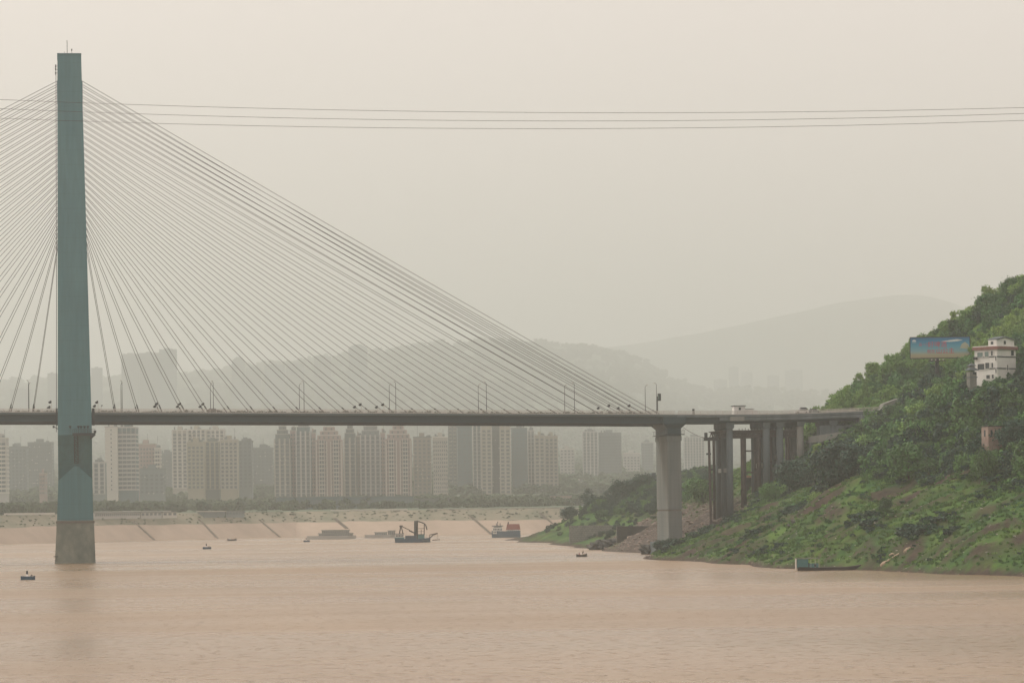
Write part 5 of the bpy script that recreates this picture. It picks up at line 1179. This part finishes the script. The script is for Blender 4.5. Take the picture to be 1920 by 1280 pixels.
def tower(px0, px1, pyt, pyb, v, style, wall, acc, label, yaw=0.0, fl=3.25, depth=16, top='flat', cols=None, name='apartment_tower', cat='building'):
    v = v*1.1 if v < 4000 else (v*2.2 if v < 5000 else v*2.3)
    k = v/F; p = P((px0+px1)/2,pyb,v); wd = (px1-px0)*k/2; h = (pyb-pyt)*k; t = thing(name, label, cat, p, -YAW+R(yaw))
    dn = max(3, p.z-town_z((px0+px1)/2, v)+5)
    m = MB(); m.box(-wd,wd,0,depth,-dn,h); m.build('wall', W[wall], t)
    nf = max(2,int(h/fl)); cols = cols or max(2,int(2*wd/3.4)); cw = 2*wd/cols
    g_, f_, s_ = MB(), MB(), MB()
    if style == 'grid':
        for i in range(nf):
            for c in range(cols):
                x = -wd+cw*(c+.5); z = fl*i+1.0; g_.box(x-cw*.27,x+cw*.27,-.1,.05,z,z+1.6); f_.box(x-cw*.33,x+cw*.33,-.35,0,z-.25,z-.1)
        for i in range(nf):
            for c in range(4): y = depth*(c+.5)/4; z = fl*i+1; 
            for y in (depth*.2,depth*.5,depth*.8): g_.box(-wd-.1,-wd+.05,y-1,y+1,fl*i+1,fl*i+2.6); g_.box(wd-.05,wd+.1,y-1,y+1,fl*i+1,fl*i+2.6)
    elif style == 'bands':
        for i in range(nf):
            z = fl*i; f_.box(-wd*1.0-.3,wd+.3,-.9,depth+.3,z,z+1.25); g_.box(-wd+.3,wd-.3,-.12,.05,z+1.3,z+fl-.1)
        for c in range(cols+1): x = -wd+.4+(2*wd-.8)*c/cols; s_.box(x-.15,x+.15,-.5,0,0,h)
    elif style == 'piers':
        for c in range(cols+1):
            x = -wd+2*wd*c/cols; s_.box(max(x-cw*.16,-wd-.2),min(x+cw*.16,wd+.2),-.8,0,0,h)
        for i in range(nf):
            for c in range(cols): x = -wd+cw*(c+.5); g_.box(x-cw*.3,x+cw*.3,-.12,.05,fl*i+.9,fl*i+2.7)
            if i % 1 == 0: f_.box(-wd,wd,-.3,0,fl*i+.0,fl*i+.35)
    elif style == 'frame':                        # two projecting white-framed bays with paired windows
        for b0, b1 in ((-.96,-.12),(.12,.96)):
            x0, x1 = b0*wd, b1*wd; 
            for xx in (x0,x1-.55): f_.box(xx,xx+.55,-1.5,0,0,h*.965)
            for xx in (x0+(x1-x0)*.27,x0+(x1-x0)*.5-.14,x1-(x1-x0)*.27-.25): f_.box(xx,xx+.28,-1.25,0,0,h)
            for i in range(nf):
                f_.box(x0+(x1-x0)*.25,x1-(x1-x0)*.25,-1.35,0,fl*i,fl*i+.6)
                m_ = (x0+x1)/2; q = (x1-x0)*.2; g_.box(m_-q,m_-.25,-.14,.05,fl*i+.85,fl*i+fl-.45); g_.box(m_+.25,m_+q,-.14,.05,fl*i+.85,fl*i+fl-.45)
                for xx in (x0+(x1-x0)*.16,x1-(x1-x0)*.16): g_.box(xx-.35,xx+.35,-.1,.05,fl*i+1,fl*i+2.6)
    elif style == 'strip':                        # light slab with one column of windows
        for i in range(nf): g_.box(-.45,.45,-.1,.05,fl*i+1,fl*i+2.2); f_.box(-wd,wd,-.12,.0,fl*i,fl*i+.15)
    for mb, nm, mm in ((g_,'windows',M['townglass']),(f_,'floor_trim',W[acc]),(s_,'piers',W[acc])):
        if mb.v: o = mb.build(nm, mm, t); o['kind'] = 'stuff'
    rq = random.Random(int(px0*7+pyt)); m = MB()
    for _ in range(4): x = rq.uniform(-.8,.6)*wd; y = rq.uniform(.15,.7)*depth; w2 = rq.uniform(.8,2.6); z2 = h+(.9 if top == 'flat' else .2); m.box(x,x+w2,y,y+w2,z2-.3,z2+rq.uniform(.8,2.6))
    x = rq.uniform(-.6,.6)*wd; m.tube([(x,depth*.5,h),(x,depth*.5,h+rq.uniform(5,11))],.14,4)
    o = m.build('roof_clutter', W['dim'], t); o['kind'] = 'stuff'
    if style in ('grid','piers') and v < 4000:
        m = MB()
        for _ in range(int(nf*cols*.22)): c_ = rq.randrange(cols); i_ = rq.randrange(nf); x = -wd+cw*(c_+rq.choice((.12,.85))); m.box(x-.4,x+.4,-1.0,0,fl*i_+.3,fl*i_+1.0)
        o = m.build('air_conditioners', W['white'] if rq.random() < .4 else W['dim'], t); o['kind'] = 'stuff'
    if top == 'flat':
        m = MB(); m.box(-wd-.3,wd+.3,-.4,depth+.3,h,h+.9); m.build('parapet', W[acc], t)
        m = MB(); m.box(-wd*.35,wd*.25,depth*.3,depth*.7,h+.9,h+4); m.build('lift_house', W[wall], t)
    elif top == 'step':
        for i, (s, zz) in enumerate(((.86,3.4),(.66,3.4),(.42,3.2))):
            z = h+sum((3.4,3.4,3.2)[:i]); m = MB(); m.box(-wd*s,wd*s,.3+i*.4,depth-.5-i,z,z+zz); o = m.build('stepped_top', W[wall], t)
            g2 = MB(); n_ = max(2,int(cols*s)); 
            for c in range(n_): x = -wd*s+2*wd*s*(c+.5)/n_; g2.box(x-.6,x+.6,.15+i*.4,.35+i*.4,z+.8,z+2.5)
            o2 = g2.build('top_windows', M['townglass'], o); o2['kind'] = 'stuff'
            m = MB(); m.box(-wd*s-.3,wd*s+.3,-.1+i*.4,depth-.2-i,z+zz,z+zz+.5); m.build('cornice', W[acc], o)
    return t
V1_ = 2480
tower(-6,12.5,822,925,2420,'bands','pale','white','pale tower cut by the left border with dark floor bands',depth=14)
tower(175.5,197,868,926,2380,'piers','grey','pale','low pale office block immediately right of the pylon',depth=12)
tower(198,221,801,921,2420,'strip','white','pale','white slab with a single column of small windows right of the pylon',depth=13)
tower(221.3,256,802,919,2425,'bands','teal','pale','striped office tower with long window bands joined to the white slab',depth=18)
tower(257,291,833,905,2600,'grid','pink','cream','plain pinkish block right of the striped office tower',depth=14,cols=6)
tower(290.5,301,841,905,2590,'bands','pale','white','narrow pale tower at the side of the pinkish block',depth=10)
tower(262,308,880,926,2500,'grid','grey','dim','low grey flats in front of the pinkish block',depth=12)
tower(324,352,807,915,2800,'piers','cream','white','pale ribbed tower left of the beige group',depth=16)
tower(353,386,806,915,2820,'piers','beige','white','pale ribbed tower behind the beige group',depth=16)
tower(388,421,806,900,2900,'piers','cream','white','rearmost pale ribbed tower of the beige group',depth=16)
tower(352,383,830,917,2600,'piers','beige','beige','front beige block with vertical ribs, left one',depth=15)
tower(386,412,829,917,2620,'piers','dim','beige','front beige block with a bright central rib',depth=15)
tower(414,446,825,917,2610,'piers','beige','cream','front beige block with vertical ribs, right one',depth=15)
tower(448,473,828,915,2660,'grid','grey','dim','dim grey block at the right end of the beige group',depth=14)
tower(475,512,840,920,3000,'grid','dim','grey','faint grey block between the beige group and the twin towers',depth=14)
tower(515.5,545,822,932,2540,'piers','dim','cream','dim tower at the left end of the twin-tower row',top='step')
tower(545.5,556,808,932,2556,'grid','pink','cream','narrow pinkish link slab at the left of the twin-tower row',depth=10)
tower(556,583,808,932,2530,'piers','teal','pale','greenish ribbed tower left of the first white-framed tower',top='step')
tower(583.3,592.5,812,932,2560,'grid','pink','cream','narrow pink link slab beside the first white-framed tower',depth=10)
tower(592.8,642.5,824,932,2500,'frame','pink','white','first apartment tower with two white-framed window bays',top='step')
tower(646,668,820,931,2545,'piers','dim','cream','dim tower just right of the first white-framed tower',top='step')
tower(668.3,676,818,931,2570,'grid','tan','cream','narrow tan link slab in the middle of the twin-tower row',depth=10)
tower(677,714,815,931,2535,'piers','grey','pale','grey ribbed tower left of the second white-framed tower',top='step')
tower(714.3,723,812,931,2562,'grid','pink','cream','narrow pink link slab beside the second white-framed tower',depth=10)
tower(723.5,772,822,931,2500,'frame','pink','white','second apartment tower with two white-framed window bays',top='step')
tower(776,809,820,934,2600,'grid','tan','dim','plain dull tan tower left of the narrow beige tower',cols=4)
tower(813,840.5,820,933,2500,'grid','cream','white','narrow bright beige tower with dense small windows',cols=7,depth=14,yaw=2)
tower(842,858,800,938,2800,'piers','beige','dim','slim dim tower right of the narrow beige tower')
tower(859,886,800,938,2760,'grid','teal','dim','dark greenish flat tower right of the slim one')
tower(888,903,798,938,2720,'piers','teal','pale','slim dark tower with a pale edge rib')
tower(904,923,799,940,2700,'piers','beige','cream','ribbed beige tower, left half of the tallest pair')
tower(924,938,800,940,2710,'grid','dim','dim','dark recessed tower between the two beige halves')
tower(938.5,958.5,799,940,2700,'piers','beige','cream','ribbed beige tower, right half of the tallest pair')
tower(960,990,803,940,2800,'grid','teal','dim','dark greenish tower right of the tallest pair')
tower(991,1003,808,940,2760,'piers','grey','pale','slim grey tower with pale edge near the right bank')
tower(1004,1022,817,940,2740,'piers','beige','cream','ribbed beige tower with flat white top, left of the last pair')
tower(1023,1047,818,940,2760,'piers','beige','cream','ribbed beige tower, last of the front row on the right')
tower(1051,1078,842,930,3300,'grid','pale','white','faint pale block right of the front row')
tower(1081,1093,905,940,2900,'grid','cream','white','small faint cream block low behind the headland',cols=3)
tower(1094,1122,810,935,3300,'piers','grey','pale','faint grey tower left of the bridge side pier')
tower(1124,1166,812,935,3400,'piers','grey','dim','wide faint tower with roof kiosk behind the bridge side pier')
tower(1170,1201,850,930,3600,'grid','pale','white','faint white-topped block just left of the side pier')
tower(1204,1226,830,930,3700,'grid','grey','pale','very faint tower touching the side pier')
tower(1284,1322,820,930,3800,'piers','grey','pale','very faint tower seen between pier and viaduct bents')
tower(15,50,838,925,3000,'grid','grey','dim','faint grey block left of the pylon')
tower(53,98,830,925,3100,'grid','dim','grey','broad faint block just left of the pylon',cols=10)
tower(74,84,888,928,2500,'grid','pink','cream','small pale pink block low at the left of the pylon',cols=3)
tower(300,322,850,915,3100,'grid','dim','grey','faint dim block left of the pale ribbed towers')
# hazy silhouettes above the deck
for i, (a, b, pt, pb, v, lb) in enumerate((
    (229,262,664,790,4300,'hazy grey tower block on the hill, left of a joined pair above the deck'),(262,300,662,790,4320,'hazy grey tower block on the hill, middle of the large mass above the deck'),(300,332,655,790,4290,'hazy grey tower block on the hill, highest of the large mass above the deck'),
    (436,460,676,790,4500,'hazy tower with domed top on the hill left of centre'),(462,490,690,790,4550,'hazy low tower right of the domed one'),(497,535,684,790,4600,'hazy slab on the hill, left of three in the middle'),(538,572,682,790,4650,'hazy slab on the hill, centre of three in the middle'),
    (590,622,668,790,4600,'hazy tower rising on the hill below the middle stays'),(655,690,652,790,4650,'highest hazy tower on the hill crest below the middle stays'),(20,60,730,790,4300,'hazy low block at the left border above the deck'),(90,106,700,790,4400,'hazy slim block immediately left of the pylon'),(172,192,690,790,4400,'hazy slim block immediately right of the pylon'),
    (1182,1196,706,800,5600,'very faint slender tower above the right end of the deck, left of a pair'),(1198,1213,692,800,5650,'very faint slender tower above the right end of the deck, taller of a pair'),(1226,1262,738,800,5600,'very faint tower block right of the last lamp pair'),(1268,1305,730,800,5700,'very faint tower block above the side pier'),(1340,1364,712,800,5900,'very faint low tower in the haze right of the deck end, first of five'),(1368,1386,688,800,6200,'very faint tall tower in the haze right of the deck end, second of five'),(1392,1412,698,800,6300,'very faint tower in the haze right of the deck end, third of five'),(1440,1462,704,800,6100,'very faint tower in the haze before the mountain, fourth of five'),(1474,1506,694,800,6300,'very faint broad tower in the haze before the mountain, last of five'))):
    tower(a,b,pt,pb,v,'grid',['grey','dim','teal'][i%3],'dim',lb,fl=3.6,depth=20,cols=8,top='step' if i in (3,8) else 'flat',name='hazy_tower')
# trees of the far bank
CF = [crown_mesh(f'far_crown_{i}',14,30,.28,1.0,1.0,M['leaffar'],400+i) for i in range(4)]; farc = proto_collection('far_crowns', CF)
ft = []
for _ in range(5200):
    px = rgw.uniform(-120,1330); v = sv(px)+rgw.uniform(120,620)
    if v > 2700: continue
    dens = float(np.interp(px,[-120,0,105,110,175,320,345,470,520,1330],[.8,.8,.9,.9,.95,.95,.35,.35,1,.8]))
    dens *= 1.0 if float(fbm(np.array(px/26), np.array(v/40), 3, 44)) > .46 else .22
    if rgw.random() > dens: continue
    s = rgw.uniform(1.4,3.6); z = town_z(px, v); ft.append((ground_at(px,v,z-.6), (s*1.2,s*1.2,s), rgw.uniform(0,6.28), int(rgw.integers(4))))
for _ in range(420):
    px = rgw.uniform(-120,1080); v = sv(px)+rgw.uniform(26,43); z = float(np.interp(v-sv(px),[21,25,42,44],[8.6,8.8,15,15.4])); s = rgw.uniform(.3,.6); ft.append((ground_at(px,v,z-.3),(s*1.5,s*1.5,s*.8),rgw.uniform(0,6.28),int(rgw.integers(4))))
scatter('far_bank_trees', 'hazy belt of green trees between the far promenade and the apartment towers', ft, farc)
hw = []
for _ in range(12000):
    px = rgw.uniform(-120,1590); v = 2950*(13100/2950)**rgw.uniform(0,1); q = ground_at(px,v,0); f_ = float(np.interp(v,[f[0] for f in vs],[f[1] for f in vs]))
    z = town_z(px,v)+45*float(np.clip(f_*2-.1,0,1))*(float(fbm(np.array(q.x/260),np.array(q.y/330),5,5))-.47)
    s = rgw.uniform(3,6)*(v/3500)**.8; hw.append((ground_at(px,v,z-.35*s),(s*1.4,s*1.4,s),rgw.uniform(0,6.28),int(rgw.integers(4))))
scatter('far_hill_wood', 'hazy wooded hill behind the town', hw, farc)
# haze
def haze():
    m = bpy.data.materials.new('hazy_air'); m.use_nodes = True; n = m.node_tree.nodes; n.clear(); l = m.node_tree.links
    pv = n.new('ShaderNodeVolumePrincipled'); pv.inputs['Color'].default_value = HAZE_COL; pv.inputs['Density'].default_value = HAZE_D; pv.inputs['Anisotropy'].default_value = 0.4
    o = n.new('ShaderNodeOutputMaterial'); l.new(pv.outputs[0], o.inputs['Volume'])
    b = MB(); b.box(-15500,15500,-550,26000,-7,1420); ob = b.build('haze', m); tag(ob, kind='stuff'); return ob
HAZE_D, HAZE_COL = 0.000155, (.735,.785,.755,1)
haze()
